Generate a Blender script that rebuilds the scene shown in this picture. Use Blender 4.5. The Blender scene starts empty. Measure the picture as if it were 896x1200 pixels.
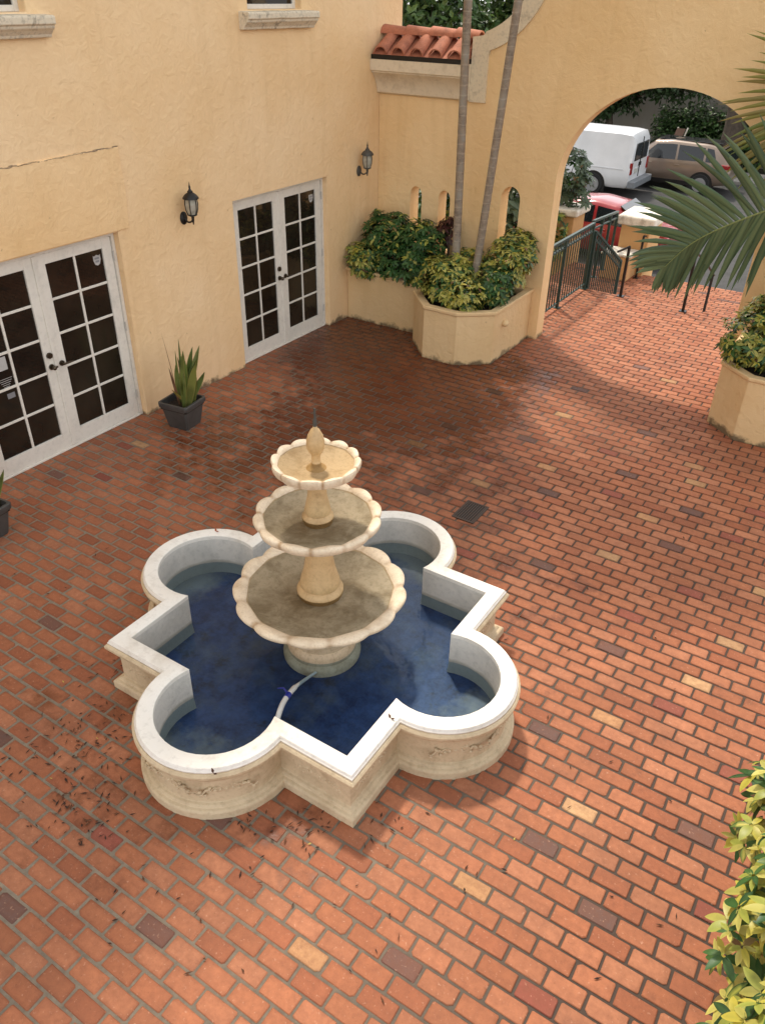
import bpy, bmesh, math, random
from mathutils import Vector, Matrix, noise as mnoise
PI = math.pi
R = random.Random(7)
sc = bpy.context.scene
COL = sc.collection

# ------------------------------------------------------------------ helpers
class MB:
    """collects geometry, built as one mesh object"""
    def __init__(s): s.v = []; s.f = []; s.c = []; s.m = []; s.col = (1, 1, 1); s.mi = 0; s.w = []
    def vert(s, p, c=None): s.v.append(tuple(p)); s.c.append(c or s.col); return len(s.v) - 1
    def face(s, idx): s.f.append(tuple(idx)); s.m.append(s.mi)
    def box(s, x0, x1, y0, y1, z0, z1):
        i = len(s.v)
        for z in (z0, z1):
            for (x, y) in ((x0, y0), (x1, y0), (x1, y1), (x0, y1)): s.vert((x, y, z))
        for q in ((3, 2, 1, 0), (4, 5, 6, 7), (0, 1, 5, 4), (1, 2, 6, 5), (2, 3, 7, 6), (3, 0, 4, 7)): s.face([i + k for k in q])
    def bar(s, a, b, w, h=None, up=(0, 0, 1)):
        """rectangular bar from a to b"""
        h = h or w; a = Vector(a); b = Vector(b); t = (b - a).normalized(); up = Vector(up)
        if abs(t.dot(up)) > .95: up = Vector((1, 0, 0))
        u = t.cross(up).normalized(); v = u.cross(t)
        i = len(s.v)
        for p in (a, b):
            for (k, l) in ((-1, -1), (1, -1), (1, 1), (-1, 1)): s.vert(p + u * k * w / 2 + v * l * h / 2)
        for q in ((3, 2, 1, 0), (4, 5, 6, 7), (0, 1, 5, 4), (1, 2, 6, 5), (2, 3, 7, 6), (3, 0, 4, 7)): s.face([i + k for k in q])
    def tube(s, path, rad, n=8, cap=True):
        path = [Vector(p) for p in path]; m = len(path)
        if not hasattr(rad, '__len__'): rad = [rad] * m
        ref = Vector((.13, .31, .94)); prev = None; base = len(s.v)
        for k, p in enumerate(path):
            t = (path[min(k + 1, m - 1)] - path[max(k - 1, 0)])
            t = t.normalized() if t.length > 1e-9 else Vector((0, 0, 1))
            u = prev - t * prev.dot(t) if prev is not None else ref.cross(t)
            if u.length < 1e-5: u = Vector((1, 0, 0)).cross(t)
            u.normalize(); prev = u; w = t.cross(u)
            for j in range(n):
                a = 2 * PI * j / n; s.vert(p + (u * math.cos(a) + w * math.sin(a)) * rad[k])
        for k in range(m - 1):
            for j in range(n):
                s.face((base + k * n + j, base + k * n + (j + 1) % n, base + (k + 1) * n + (j + 1) % n, base + (k + 1) * n + j))
        if cap:
            s.face([base + j for j in reversed(range(n))]); s.face([base + (m - 1) * n + j for j in range(n)])
    def lathe(s, prof, n=32, c=(0, 0, 0), mod=None):
        base = len(s.v); m = len(prof)
        for k, (r, z) in enumerate(prof):
            for j in range(n):
                a = 2 * PI * j / n; rr, zz = (r, z) if mod is None else mod(r, z, a, k)
                s.vert((c[0] + rr * math.cos(a), c[1] + rr * math.sin(a), c[2] + zz))
        for k in range(m - 1):
            for j in range(n):
                s.face((base + k * n + j, base + k * n + (j + 1) % n, base + (k + 1) * n + (j + 1) % n, base + (k + 1) * n + j))
        if prof[0][0] > 1e-4: s.face([base + j for j in reversed(range(n))])
        if prof[-1][0] > 1e-4: s.face([base + (m - 1) * n + j for j in range(n)])
    def prism(s, poly, z0, z1, f=None):
        """extrude 2D polygon (counter clockwise) from z0 to z1; f maps (a,b,h) to a point"""
        f = f or (lambda a, b, h: (a, b, h)); i = len(s.v); n = len(poly)
        for z in (z0, z1):
            for (a, b) in poly: s.vert(f(a, b, z))
        s.face([i + k for k in reversed(range(n))]); s.face([i + n + k for k in range(n)])
        for k in range(n): s.face((i + k, i + (k + 1) % n, i + n + (k + 1) % n, i + n + k))
    def ball(s, c, r, n=10, m=7):
        rx, ry, rz = r if hasattr(r, '__len__') else (r, r, r)
        base = len(s.v)
        for k in range(m + 1):
            ph = PI * k / m
            for j in range(n):
                a = 2 * PI * j / n
                s.vert((c[0] + rx * math.sin(ph) * math.cos(a), c[1] + ry * math.sin(ph) * math.sin(a), c[2] - rz * math.cos(ph)))
        for k in range(m):
            for j in range(n):
                s.face((base + k * n + j, base + k * n + (j + 1) % n, base + (k + 1) * n + (j + 1) % n, base + (k + 1) * n + j))
    def build(s, name, mats, parent=None, smooth=False, bevel=0, angle=40, col=False, local=False, bseg=2):
        off = Vector((0, 0, 0))
        if parent is not None and not local:
            r = parent
            while r.parent: r = r.parent
            off = r.location
        me = bpy.data.meshes.new(name)
        me.from_pydata([(x - off.x, y - off.y, z - off.z) for (x, y, z) in s.v], [], s.f)
        if not isinstance(mats, (list, tuple)): mats = [mats]
        for m in mats: me.materials.append(m)
        if len(mats) > 1: me.polygons.foreach_set('material_index', s.m)
        if col:
            a = me.color_attributes.new('Col', 'FLOAT_COLOR', 'POINT')
            flat = []
            for c in s.c: flat += [c[0], c[1], c[2], 1]
            a.data.foreach_set('color', flat)
        if s.w:
            a = me.attributes.new('Wet', 'FLOAT', 'POINT'); a.data.foreach_set('value', s.w)
        me.validate(); me.update()
        bm = bmesh.new(); bm.from_mesh(me)
        if not col and not s.w:
            bmesh.ops.remove_doubles(bm, verts=bm.verts, dist=1e-6)
            bmesh.ops.recalc_face_normals(bm, faces=bm.faces)
        bm.to_mesh(me); bm.free()
        if smooth:
            me.polygons.foreach_set('use_smooth', [True] * len(me.polygons))
            if angle < 180: me.set_sharp_from_angle(angle=math.radians(angle))
        o = bpy.data.objects.new(name, me); COL.objects.link(o)
        if parent is not None: o.parent = parent
        if bevel:
            b = o.modifiers.new('bevel', 'BEVEL'); b.width = bevel; b.segments = bseg; b.limit_method = 'ANGLE'; b.angle_limit = math.radians(35)
        return o

def thing(name, label, cat, loc=(0, 0, 0), rz=0, group=None):
    o = bpy.data.objects.new(name, None); COL.objects.link(o); o.location = loc; o.rotation_euler = (0, 0, rz)
    o.empty_display_size = .2
    return tag(o, label, cat, group)
def tag(o, label, cat, group=None):
    o['label'] = label; o['category'] = cat
    if group: o['group'] = group
    return o
def kind(o, k, label=None, cat=None):
    o['kind'] = k
    if label: o['label'] = label
    if cat: o['category'] = cat
    return o
def lerp(a, b, t): return a + (b - a) * t
def mixc(a, b, t): return tuple(lerp(x, y, t) for x, y in zip(a, b))

def plate(outline, holes, y0, y1):
    """a plate in the XZ plane with holes, between y0 (front) and y1 (back)"""
    cu = bpy.data.curves.new('tmp', 'CURVE'); cu.dimensions = '2D'; cu.fill_mode = 'BOTH'; cu.extrude = (y1 - y0) / 2
    for pts in [outline] + holes:
        sp = cu.splines.new('POLY'); sp.points.add(len(pts) - 1); sp.use_cyclic_u = True
        for p, q in zip(sp.points, pts): p.co = (q[0], q[1], 0, 1)
    ob = bpy.data.objects.new('tmp', cu); COL.objects.link(ob)
    dg = bpy.context.evaluated_depsgraph_get(); me = bpy.data.meshes.new_from_object(ob.evaluated_get(dg))
    mb = MB(); yc = (y0 + y1) / 2
    for v in me.vertices: mb.vert((v.co.x, yc - v.co.z, v.co.y))
    for p in me.polygons: mb.face(list(p.vertices))
    bpy.data.objects.remove(ob); bpy.data.curves.remove(cu); bpy.data.meshes.remove(me)
    return mb

# ------------------------------------------------------------------ materials
def newmat(name):
    m = bpy.data.materials.new(name); m.use_nodes = True
    nt = m.node_tree; b = nt.nodes['Principled BSDF']
    return m, nt, b
def N(nt, t, **kw):
    n = nt.nodes.new(t)
    for k, v in kw.items():
        if k in n.inputs: n.inputs[k].default_value = v
        else: setattr(n, k, v)
    return n
def noisef(nt, scale, detail=5, rough=.55, vec=None, lo=.35, hi=.65, dist=0):
    n = N(nt, 'ShaderNodeTexNoise', Scale=scale, Detail=detail, Roughness=rough, Distortion=dist)
    if vec is not None: nt.links.new(vec, n.inputs['Vector'])
    r = N(nt, 'ShaderNodeMapRange'); r.inputs[1].default_value = lo; r.inputs[2].default_value = hi
    nt.links.new(n.outputs['Fac'], r.inputs[0]); return r.outputs[0]
def mixn(nt, fac, a, b, blend='MIX'):
    m = N(nt, 'ShaderNodeMix', data_type='RGBA', blend_type=blend)
    for s, x in ((0, fac), (6, a), (7, b)):
        if hasattr(x, 'is_linked'): nt.links.new(x, m.inputs[s])
        elif isinstance(x, (int, float)): m.inputs[s].default_value = x
        else: m.inputs[s].default_value = (*x, 1)
    return m.outputs[2]
def mathn(nt, op, a, b=0.0, clamp=False):
    m = N(nt, 'ShaderNodeMath', operation=op, use_clamp=clamp)
    for s, x in ((0, a), (1, b)):
        if hasattr(x, 'is_linked'): nt.links.new(x, m.inputs[s])
        else: m.inputs[s].default_value = x
    return m.outputs[0]
def pos(nt): return N(nt, 'ShaderNodeNewGeometry').outputs['Position']
def objc(nt): return N(nt, 'ShaderNodeTexCoord').outputs['Object']
def bump(nt, b, h, strength=.3, dist=.01, chain=None):
    n = N(nt, 'ShaderNodeBump', Strength=strength, Distance=dist); nt.links.new(h, n.inputs['Height'])
    if chain is not None: nt.links.new(chain, n.inputs['Normal'])
    nt.links.new(n.outputs[0], b.inputs['Normal']); return n.outputs[0]
def setin(nt, b, name, x):
    if hasattr(x, 'is_linked'): nt.links.new(x, b.inputs[name])
    elif isinstance(x, (int, float)): b.inputs[name].default_value = x
    else: b.inputs[name].default_value = (*x, 1)

def simple(name, col, rough=.5, metal=0, col2=None, scale=8, lo=.35, hi=.7, bscale=0, bstr=.2, bdist=.004, spec=.5, coat=0):
    m, nt, b = newmat(name); c = objc(nt)
    if col2 is None: col2 = tuple(x * .8 for x in col)
    f = noisef(nt, scale, vec=c, lo=lo, hi=hi)
    setin(nt, b, 'Base Color', mixn(nt, f, col, col2)); b.inputs['Roughness'].default_value = rough
    b.inputs['Metallic'].default_value = metal; b.inputs['Specular IOR Level'].default_value = spec
    b.inputs['Coat Weight'].default_value = coat
    if bscale:
        bump(nt, b, noisef(nt, bscale, vec=c, lo=0, hi=1), bstr, bdist)
    return m

def stucco(name, col, dirt_z=0.0):
    m, nt, b = newmat(name); p = pos(nt)
    big = noisef(nt, .8, 4, vec=p, lo=.3, hi=.7)
    c = mixn(nt, big, col, (col[0] * .92, col[1] * .86, col[2] * .76))
    # faint vertical rain streaks
    mp = N(nt, 'ShaderNodeMapping'); mp.inputs['Scale'].default_value = (2.6, 2.6, .22); nt.links.new(p, mp.inputs[0])
    st = noisef(nt, 2.2, 6, .6, vec=mp.outputs[0], lo=.52, hi=.80)
    c = mixn(nt, mathn(nt, 'MULTIPLY', st, .27), c, (col[0] * .66, col[1] * .58, col[2] * .46))
    # specks and chips
    sp = noisef(nt, 11, 3, .5, vec=p, lo=.735, hi=.775)
    c = mixn(nt, mathn(nt, 'MULTIPLY', sp, .5), c, (.30, .19, .10))
    if dirt_z is not None:                                   # ragged grime line at the foot of the wall
        sep = N(nt, 'ShaderNodeSeparateXYZ'); nt.links.new(p, sep.inputs[0])
        nz = noisef(nt, 5, 5, .65, vec=p, lo=.3, hi=.7)
        h = mathn(nt, 'MULTIPLY', nz, .13)
        d = mathn(nt, 'SUBTRACT', h, mathn(nt, 'SUBTRACT', sep.outputs[2], dirt_z))
        g = N(nt, 'ShaderNodeMapRange'); g.inputs[1].default_value = 0; g.inputs[2].default_value = .06; nt.links.new(d, g.inputs[0])
        c = mixn(nt, mathn(nt, 'MULTIPLY', g.outputs[0], .8), c, (.05, .035, .022))
    setin(nt, b, 'Base Color', c); b.inputs['Roughness'].default_value = .85; b.inputs['Specular IOR Level'].default_value = .3
    tro = noisef(nt, 9, 7, .62, vec=p, lo=.25, hi=.75, dist=.6)
    k1 = bump(nt, b, tro, .38, .025)
    bump(nt, b, noisef(nt, 120, 3, vec=p, lo=0, hi=1), .25, .004, k1)
    return m

def brickmat(name):
    m, nt, b = newmat(name); p = pos(nt)
    at = N(nt, 'ShaderNodeAttribute', attribute_name='Col').outputs['Color']
    wet = N(nt, 'ShaderNodeAttribute', attribute_name='Wet').outputs['Fac']
    f = noisef(nt, 22, 5, .7, vec=p, lo=.35, hi=.75)
    c = mixn(nt, mathn(nt, 'MULTIPLY', f, .55), at, (.17, .062, .034))
    f2 = noisef(nt, 2.2, 5, .6, vec=p, lo=.45, hi=.75)
    c = mixn(nt, mathn(nt, 'MULTIPLY', f2, .5), c, (.20, .080, .045))
    f4 = noisef(nt, 75, 4, .7, vec=p, lo=.60, hi=.72)
    c = mixn(nt, mathn(nt, 'MULTIPLY', f4, .45), c, (.10, .04, .025))
    f3 = noisef(nt, 48, 3, .6, vec=p, lo=.62, hi=.75)
    c = mixn(nt, mathn(nt, 'MULTIPLY', f3, .5), c, (.62, .36, .24))
    w2 = mathn(nt, 'ADD', wet, mathn(nt, 'MULTIPLY', mathn(nt, 'SUBTRACT', noisef(nt, 3.2, 6, .65, vec=p, lo=.3, hi=.7), .5), .8))
    wr = N(nt, 'ShaderNodeMapRange'); wr.inputs[1].default_value = .22; wr.inputs[2].default_value = .62; nt.links.new(w2, wr.inputs[0])
    wv = wr.outputs[0]
    c = mixn(nt, mathn(nt, 'MULTIPLY', wv, .80), c, mixn(nt, 1.0, c, (.30, .215, .15), 'MULTIPLY'))
    setin(nt, b, 'Base Color', c)
    rr = mathn(nt, 'SUBTRACT', .74, mathn(nt, 'MULTIPLY', wv, .47))
    setin(nt, b, 'Roughness', rr); b.inputs['Specular IOR Level'].default_value = .24
    k = bump(nt, b, noisef(nt, 60, 5, .6, vec=p, lo=.2, hi=.8), .35, .004)
    bump(nt, b, noisef(nt, 9, 3, .5, vec=p, lo=.2, hi=.8), .25, .006, k)
    return m

def mortarmat(name):
    m, nt, b = newmat(name); p = pos(nt)
    wet = N(nt, 'ShaderNodeAttribute', attribute_name='Wet').outputs['Fac']
    pale = N(nt, 'ShaderNodeAttribute', attribute_name='Col').outputs['Color']
    f = noisef(nt, 14, 5, .7, vec=p, lo=.3, hi=.7)
    c = mixn(nt, mathn(nt, 'MULTIPLY', f, .55), pale, (.055, .04, .03))
    c = mixn(nt, mathn(nt, 'MULTIPLY', wet, .6, True), c, (.035, .022, .015))
    setin(nt, b, 'Base Color', c); b.inputs['Roughness'].default_value = .85
    bump(nt, b, noisef(nt, 90, 4, vec=p, lo=0, hi=1), .4, .005)
    return m

def leafmat(name, rough=.42, trans=.25, col=None):
    m, nt, b = newmat(name)
    if col is None: c = N(nt, 'ShaderNodeAttribute', attribute_name='Col').outputs['Color']
    else: c = mixn(nt, noisef(nt, 4, vec=pos(nt)), col, tuple(x * .6 for x in col))
    setin(nt, b, 'Base Color', c); b.inputs['Roughness'].default_value = rough; b.inputs['Specular IOR Level'].default_value = .4
    t = N(nt, 'ShaderNodeBsdfTranslucent'); nt.links.new(c, t.inputs['Color'])
    mx = N(nt, 'ShaderNodeMixShader'); mx.inputs[0].default_value = trans
    nt.links.new(b.outputs[0], mx.inputs[1]); nt.links.new(t.outputs[0], mx.inputs[2])
    nt.links.new(mx.outputs[0], nt.nodes['Material Output'].inputs['Surface'])
    return m

def stone(name, col, stain, scale=6, amount=.6, rough=.75, lo=.45, hi=.7, attr=False, line=None):
    m, nt, b = newmat(name); p = pos(nt)
    f = noisef(nt, scale, 7, .65, vec=p, lo=lo, hi=hi, dist=.4)
    c = mixn(nt, mathn(nt, 'MULTIPLY', f, amount), col, stain)
    f2 = noisef(nt, scale * 7, 4, .6, vec=p, lo=.5, hi=.75)
    c = mixn(nt, mathn(nt, 'MULTIPLY', f2, amount * .5), c, tuple(x * .6 for x in stain))
    if line:                                                 # lime and algae at the water line
        sep = N(nt, 'ShaderNodeSeparateXYZ'); nt.links.new(p, sep.inputs[0])
        zz = mathn(nt, 'ADD', sep.outputs[2], mathn(nt, 'MULTIPLY', mathn(nt, 'SUBTRACT', noisef(nt, 7, 5, .6, vec=p, lo=.2, hi=.8), .5), .035))
        g = N(nt, 'ShaderNodeMapRange'); g.inputs[1].default_value = line + .035; g.inputs[2].default_value = line + .01; nt.links.new(zz, g.inputs[0])
        c = mixn(nt, mathn(nt, 'MULTIPLY', g.outputs[0], .6), c, (.27, .255, .20))
    if attr: c = mixn(nt, 1.0, c, N(nt, 'ShaderNodeAttribute', attribute_name='Col').outputs['Color'], 'MULTIPLY')
    setin(nt, b, 'Base Color', c); b.inputs['Roughness'].default_value = rough; b.inputs['Specular IOR Level'].default_value = .4
    k = bump(nt, b, noisef(nt, 40, 5, .6, vec=p, lo=.2, hi=.8), .3, .005)
    return m

def watermat(name, tint, rough=.03, bs=7, bst=.06, base=.02):
    m, nt, b = newmat(name); nt.nodes.remove(b)
    tr = N(nt, 'ShaderNodeBsdfTransparent'); tr.inputs['Color'].default_value = (*tint, 1)
    gl = N(nt, 'ShaderNodeBsdfGlossy'); gl.inputs['Roughness'].default_value = rough
    fr = N(nt, 'ShaderNodeFresnel', IOR=1.14)
    bp = N(nt, 'ShaderNodeBump', Strength=bst, Distance=.02)
    nt.links.new(noisef(nt, bs, 3, .5, vec=pos(nt), lo=.2, hi=.8), bp.inputs['Height'])
    nt.links.new(bp.outputs[0], gl.inputs['Normal']); nt.links.new(bp.outputs[0], fr.inputs['Normal'])
    mx = N(nt, 'ShaderNodeMixShader')
    nt.links.new(fr.outputs[0], mx.inputs[0]); nt.links.new(tr.outputs[0], mx.inputs[1]); nt.links.new(gl.outputs[0], mx.inputs[2])
    nt.links.new(mx.outputs[0], nt.nodes['Material Output'].inputs['Surface'])
    return m

def trunkmat(name, a, c2, rings=9):
    m, nt, b = newmat(name); p = pos(nt)
    sep = N(nt, 'ShaderNodeSeparateXYZ'); nt.links.new(p, sep.inputs[0])
    zz = mathn(nt, 'ADD', mathn(nt, 'MULTIPLY', sep.outputs[2], rings), mathn(nt, 'MULTIPLY', noisef(nt, 6, 4, vec=p, lo=0, hi=1), .5))
    fr = mathn(nt, 'FRACT', zz)
    g = N(nt, 'ShaderNodeMapRange'); g.inputs[1].default_value = .0; g.inputs[2].default_value = .14; g.inputs[3].default_value = 1; g.inputs[4].default_value = 0
    nt.links.new(fr, g.inputs[0])
    f = noisef(nt, 14, 6, .7, vec=p, lo=.35, hi=.7)
    c = mixn(nt, f, a, c2); c = mixn(nt, mathn(nt, 'MULTIPLY', noisef(nt, 3.5, 6, .7, vec=p, lo=.52, hi=.66), .65), c, (.34, .32, .27)); c = mixn(nt, mathn(nt, 'MULTIPLY', noisef(nt, 5.5, 6, .7, vec=p, lo=.56, hi=.68), .6), c, (.06, .045, .035)); c = mixn(nt, mathn(nt, 'MULTIPLY', g.outputs[0], .30), c, tuple(min(1, x * 1.7) for x in a))
    setin(nt, b, 'Base Color', c); b.inputs['Roughness'].default_value = .85
    k = bump(nt, b, g.outputs[0], .5, .01); bump(nt, b, f, .4, .008, k)
    return m

WALL = (.89, .65, .385)
M = {}
M['stucco'] = stucco('cream_stucco', WALL)
M['stucco_plain'] = stucco('cream_stucco_upper', WALL, None)
M['stucco_patch'] = stucco('cream_stucco_patch', (.89, .635, .355), None)
M['stucco_arch'] = stucco('ochre_stucco', (.87, .63, .345))
M['stucco_planter'] = stucco('planter_stucco', (.74, .55, .31))
M['stucco_pillar'] = stucco('pillar_stucco', (.62, .38, .18), None)
M['white_paint'] = stone('white_paint', (.76, .715, .63), (.50, .48, .42), 3, .45, .5, .5, .75)
M['rim_white'] = stone('rim_white', (.82, .785, .715), (.50, .43, .33), 3, .55, .55, .52, .75)
M['pool_wall'] = stone('pool_wall', (.68, .655, .60), (.40, .40, .37), 4, .5, .6, line=.175)
M['pool_step'] = stone('pool_step', (.42, .43, .40), (.22, .23, .22), 6, .7, .6)
M['basin_stone'] = stone('basin_stone', (.62, .50, .33), (.36, .26, .15), 5, .6)
M['bowl_stone'] = stone('bowl_stone', (.74, .58, .39), (.40, .255, .125), 8, .65, .55)
M['bowl_rim'] = stone('bowl_rim', (.76, .63, .46), (.45, .30, .16), 9, .55, .55, attr=True)
M['bowl_inner'] = stone('bowl_inner', (.60, .54, .44), (.29, .24, .165), 5, .85, .4, .40, .62)
M['column_stone'] = stone('column_stone', (.62, .43, .22), (.38, .23, .10), 8, .6, .5)
M['sill_stone'] = stone('sill_stone', (.70, .61, .46), (.05, .04, .03), 4, .9, .8, .54, .66)
M['coping'] = stone('coping_stone', (.72, .61, .43), (.12, .09, .06), 4, .55, .8, .52, .68)
M['cornice'] = stone('cornice_paint', (.74, .63, .46), (.30, .22, .13), 3, .4, .8, .52, .7)
M['cap_stone'] = stone('cap_stone', (.78, .72, .62), (.30, .24, .17), 6, .6, .8, .48, .66)
M['terracotta'] = stone('terracotta', (.47, .175, .10), (.17, .06, .035), 7, .6, .8)
M['black_metal'] = simple('black_metal', (.012, .011, .010), .45, .2, spec=.5)
M['grey_metal'] = simple('weathered_metal', (.085, .08, .07), .6, .3)
M['green_metal'] = simple('green_metal', (.012, .045, .040), .5, .0, (.03, .05, .04), 14)
M['bronze'] = simple('bronze', (.10, .075, .05), .35, .8)
M['steel_hinge'] = simple('hinge_paint', (.55, .53, .48), .45, .2)
M['pot'] = simple('grey_plastic', (.075, .071, .066), .5, 0, (.048, .045, .042), 6, bscale=60, bstr=.1)
M['soil'] = simple('soil', (.035, .022, .013), .95, 0, (.012, .008, .005), 20, bscale=40, bstr=.6, bdist=.02)
M['glass_unlit_room'] = simple('unlit_room_glass', (.010, .007, .005), .03, 0, (.034, .025, .016), 1.3, spec=.4, bscale=2.2, bstr=.05, bdist=.01)  # opaque pane; the unlit room behind is put into its colour and mottling
M['lamp_glass'] = simple('lamp_glass', (.42, .40, .33), .12, 0, (.30, .28, .22), 20, spec=.6)
M['sticker'] = simple('white_sticker', (.48, .47, .45), .5)
M['sticker_ink'] = simple('sticker_ink', (.25, .25, .26), .5)
M['water'] = watermat('pool_water', (.66, .76, .82), .04, 5, .12)
M['bowl_water'] = watermat('bowl_water', (.86, .82, .74), .06, 22, .16)
M['pvc'] = simple('pvc', (.75, .74, .70), .4)
M['blue_tape'] = simple('blue_tape', (.02, .035, .30), .4)
M['asphalt'] = simple('asphalt', (.052, .050, .048), .9, 0, (.035, .034, .033), 3, bscale=120, bstr=.5)
M['concrete'] = simple('concrete', (.32, .30, .27), .9, 0, (.2, .19, .17), 5, bscale=60)
M['earth'] = simple('earth', (.07, .065, .035), .95, 0, (.04, .05, .02), 3)
M['leaf'] = leafmat('leaf')
M['frond'] = leafmat('frond', .38, .2)
M['bark'] = simple('bark', (.10, .075, .055), .9, 0, (.05, .038, .028), 9, bscale=18, bstr=.7, bdist=.03)
M['stem'] = simple('stem', (.12, .085, .05), .85, 0, (.07, .05, .03), 12)
M['palm_trunk'] = trunkmat('palm_trunk', (.33, .265, .195), (.165, .125, .09))
M['grate'] = simple('grate_iron', (.06, .048, .04), .7, .2, (.085, .05, .035), 20)
M['brick'] = brickmat('clay_brick')
M['mortar'] = mortarmat('mortar')
M['dead'] = leafmat('dead_leaf', .8, .05)
M['van_white'] = simple('van_paint', (.74, .75, .76), .3, 0, (.66, .67, .68), 2, coat=.3)
M['suv_paint'] = simple('suv_paint', (.235, .175, .135), .3, .45, (.21, .16, .12), 2, coat=.5)
M['red_paint'] = simple('red_paint', (.30, .016, .018), .28, .1, (.26, .014, .016), 2, coat=.5)
M['car_glass'] = simple('car_glass', (.012, .014, .016), .04, 0, spec=.7)
M['tyre'] = simple('tyre', (.018, .018, .018), .85)
M['rim'] = simple('wheel_rim', (.30, .30, .30), .4, .2)
M['bumper_grey'] = simple('bumper_grey', (.20, .215, .23), .5)
M['tail_red'] = simple('tail_red', (.30, .012, .012), .2, coat=.5)
M['plate'] = simple('licence_plate', (.55, .55, .5), .5)
M['house_grey'] = stucco('grey_plaster', (.36, .34, .31), None)
M['brown_board'] = simple('brown_board', (.16, .09, .06), .7)

# pool floor: small blue tiles with dust patches
def poolfloor():
    m, nt, b = newmat('blue_pool_tile'); p = pos(nt)
    f = noisef(nt, 10, 8, .75, vec=p, lo=.36, hi=.64)
    c = mixn(nt, f, (.040, .076, .190), (.013, .026, .080))
    br = N(nt, 'ShaderNodeTexBrick'); br.inputs['Scale'].default_value = 1; br.offset = 0
    br.inputs['Brick Width'].default_value = .052; br.inputs['Row Height'].default_value = .052; br.inputs['Mortar Size'].default_value = .002
    nt.links.new(p, br.inputs['Vector'])
    c = mixn(nt, mathn(nt, 'MULTIPLY', br.outputs['Fac'], .08), c, (.08, .12, .24))
    f2 = noisef(nt, 2.6, 8, .7, vec=p, lo=.50, hi=.72)
    c = mixn(nt, mathn(nt, 'MULTIPLY', f2, .50), c, (.15, .155, .14))
    f4 = noisef(nt, 5, 6, .7, vec=p, lo=.58, hi=.70)
    c = mixn(nt, mathn(nt, 'MULTIPLY', f4, .7), c, (.030, .028, .030))
    # dust settled in the four lobes
    sub = N(nt, 'ShaderNodeVectorMath', operation='SUBTRACT'); sub.inputs[1].default_value = (FX, FY, 0); nt.links.new(p, sub.inputs[0])
    ab = N(nt, 'ShaderNodeVectorMath', operation='ABSOLUTE'); nt.links.new(sub.outputs[0], ab.inputs[0])
    sp = N(nt, 'ShaderNodeSeparateXYZ'); nt.links.new(ab.outputs[0], sp.inputs[0])
    mx = mathn(nt, 'MAXIMUM', sp.outputs[0], sp.outputs[1])
    nz = mathn(nt, 'MULTIPLY', noisef(nt, 3.2, 6, .65, vec=p, lo=.2, hi=.8), .5)
    d = mathn(nt, 'ADD', mx, nz)
    g = N(nt, 'ShaderNodeMapRange'); g.inputs[1].default_value = 1.34; g.inputs[2].default_value = 1.60; nt.links.new(d, g.inputs[0])
    c = mixn(nt, mathn(nt, 'MULTIPLY', g.outputs[0], .75), c, (.30, .29, .25))
    setin(nt, b, 'Base Color', c); b.inputs['Roughness'].default_value = .4
    return m
FX, FY = -2.755, 3.49
M['pool_floor'] = poolfloor()

# ------------------------------------------------------------------ leaves
def leaflet(mb, p, d, n, L, W, ce, cm, fold=.25, droop=.0):
    """one pointed leaflet: base p, direction d, normal n; ce edge colour, cm midrib colour"""
    s = d.cross(n).normalized(); n = s.cross(d).normalized()
    p1 = p + d * L * .42 - Vector((0, 0, 1)) * droop * L * .3; p2 = p + d * L - Vector((0, 0, 1)) * droop * L
    a = mb.vert(p, cm); m_ = mb.vert(p1 - n * W * fold, cm); t = mb.vert(p2, mixc(ce, cm, .5))
    l = mb.vert(p1 + s * W * .5, ce); r = mb.vert(p1 - s * W * .5, ce)
    mb.face((a, m_, l)); mb.face((m_, t, l)); mb.face((a, r, m_)); mb.face((m_, r, t))

def leaflong(mb, p, d, n, L, W, ce, cm, droop, rows, patch):
    """oblong leaflet with a curved blade; patch: rows whose midrib takes the edge colour"""
    s = d.cross(n).normalized(); n = s.cross(d).normalized(); prev = None; q = p.copy()
    for k in range(rows + 1):
        h = k / rows; w = W * (.16 + .84 * math.sin(PI * min(1, .10 + h * .95)) ** .75) * (0 if k == rows else 1) * (1 if h < .55 else 1 - .25 * (h - .55))
        c0 = cm if h < patch else mixc(cm, ce, .75); c1 = ce
        a = mb.vert(q + s * w * .5 + n * w * .10, c1); b = mb.vert(q, c0); e = mb.vert(q - s * w * .5 + n * w * .10, c1)
        if prev:
            mb.face((prev[0], prev[1], b, a)); mb.face((prev[1], prev[2], e, b))
        prev = (a, b, e); q = q + d * (L / rows); d = (d - Vector((0, 0, 1)) * droop / rows).normalized()

def rosette(mb, rng, p, n, size, style, k=None):
    """palmate umbrella of leaflets (schefflera)"""
    n = n.normalized(); u = n.orthogonal().normalized(); v = n.cross(u)
    k = k or rng.randint(6, 8); a0 = rng.random() * 6.28
    for j in range(k):
        a = a0 + 2 * PI * j / k + rng.uniform(-.15, .15)
        d = (u * math.cos(a) + v * math.sin(a) + n * rng.uniform(-.25, .25)).normalized()
        ce, cm = style(rng)
        if rng.random() < .025: ce = rng.choice([(.20, .11, .05), (.26, .18, .07), (.12, .07, .035)]); cm = ce
        L = size * rng.uniform(.75, 1.1)
        leaflong(mb, p + d * size * .10, d, n, L, L * rng.uniform(.36, .48), ce, cm, rng.uniform(.2, .9), ROWS[0], rng.uniform(.3, 1.1))

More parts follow.
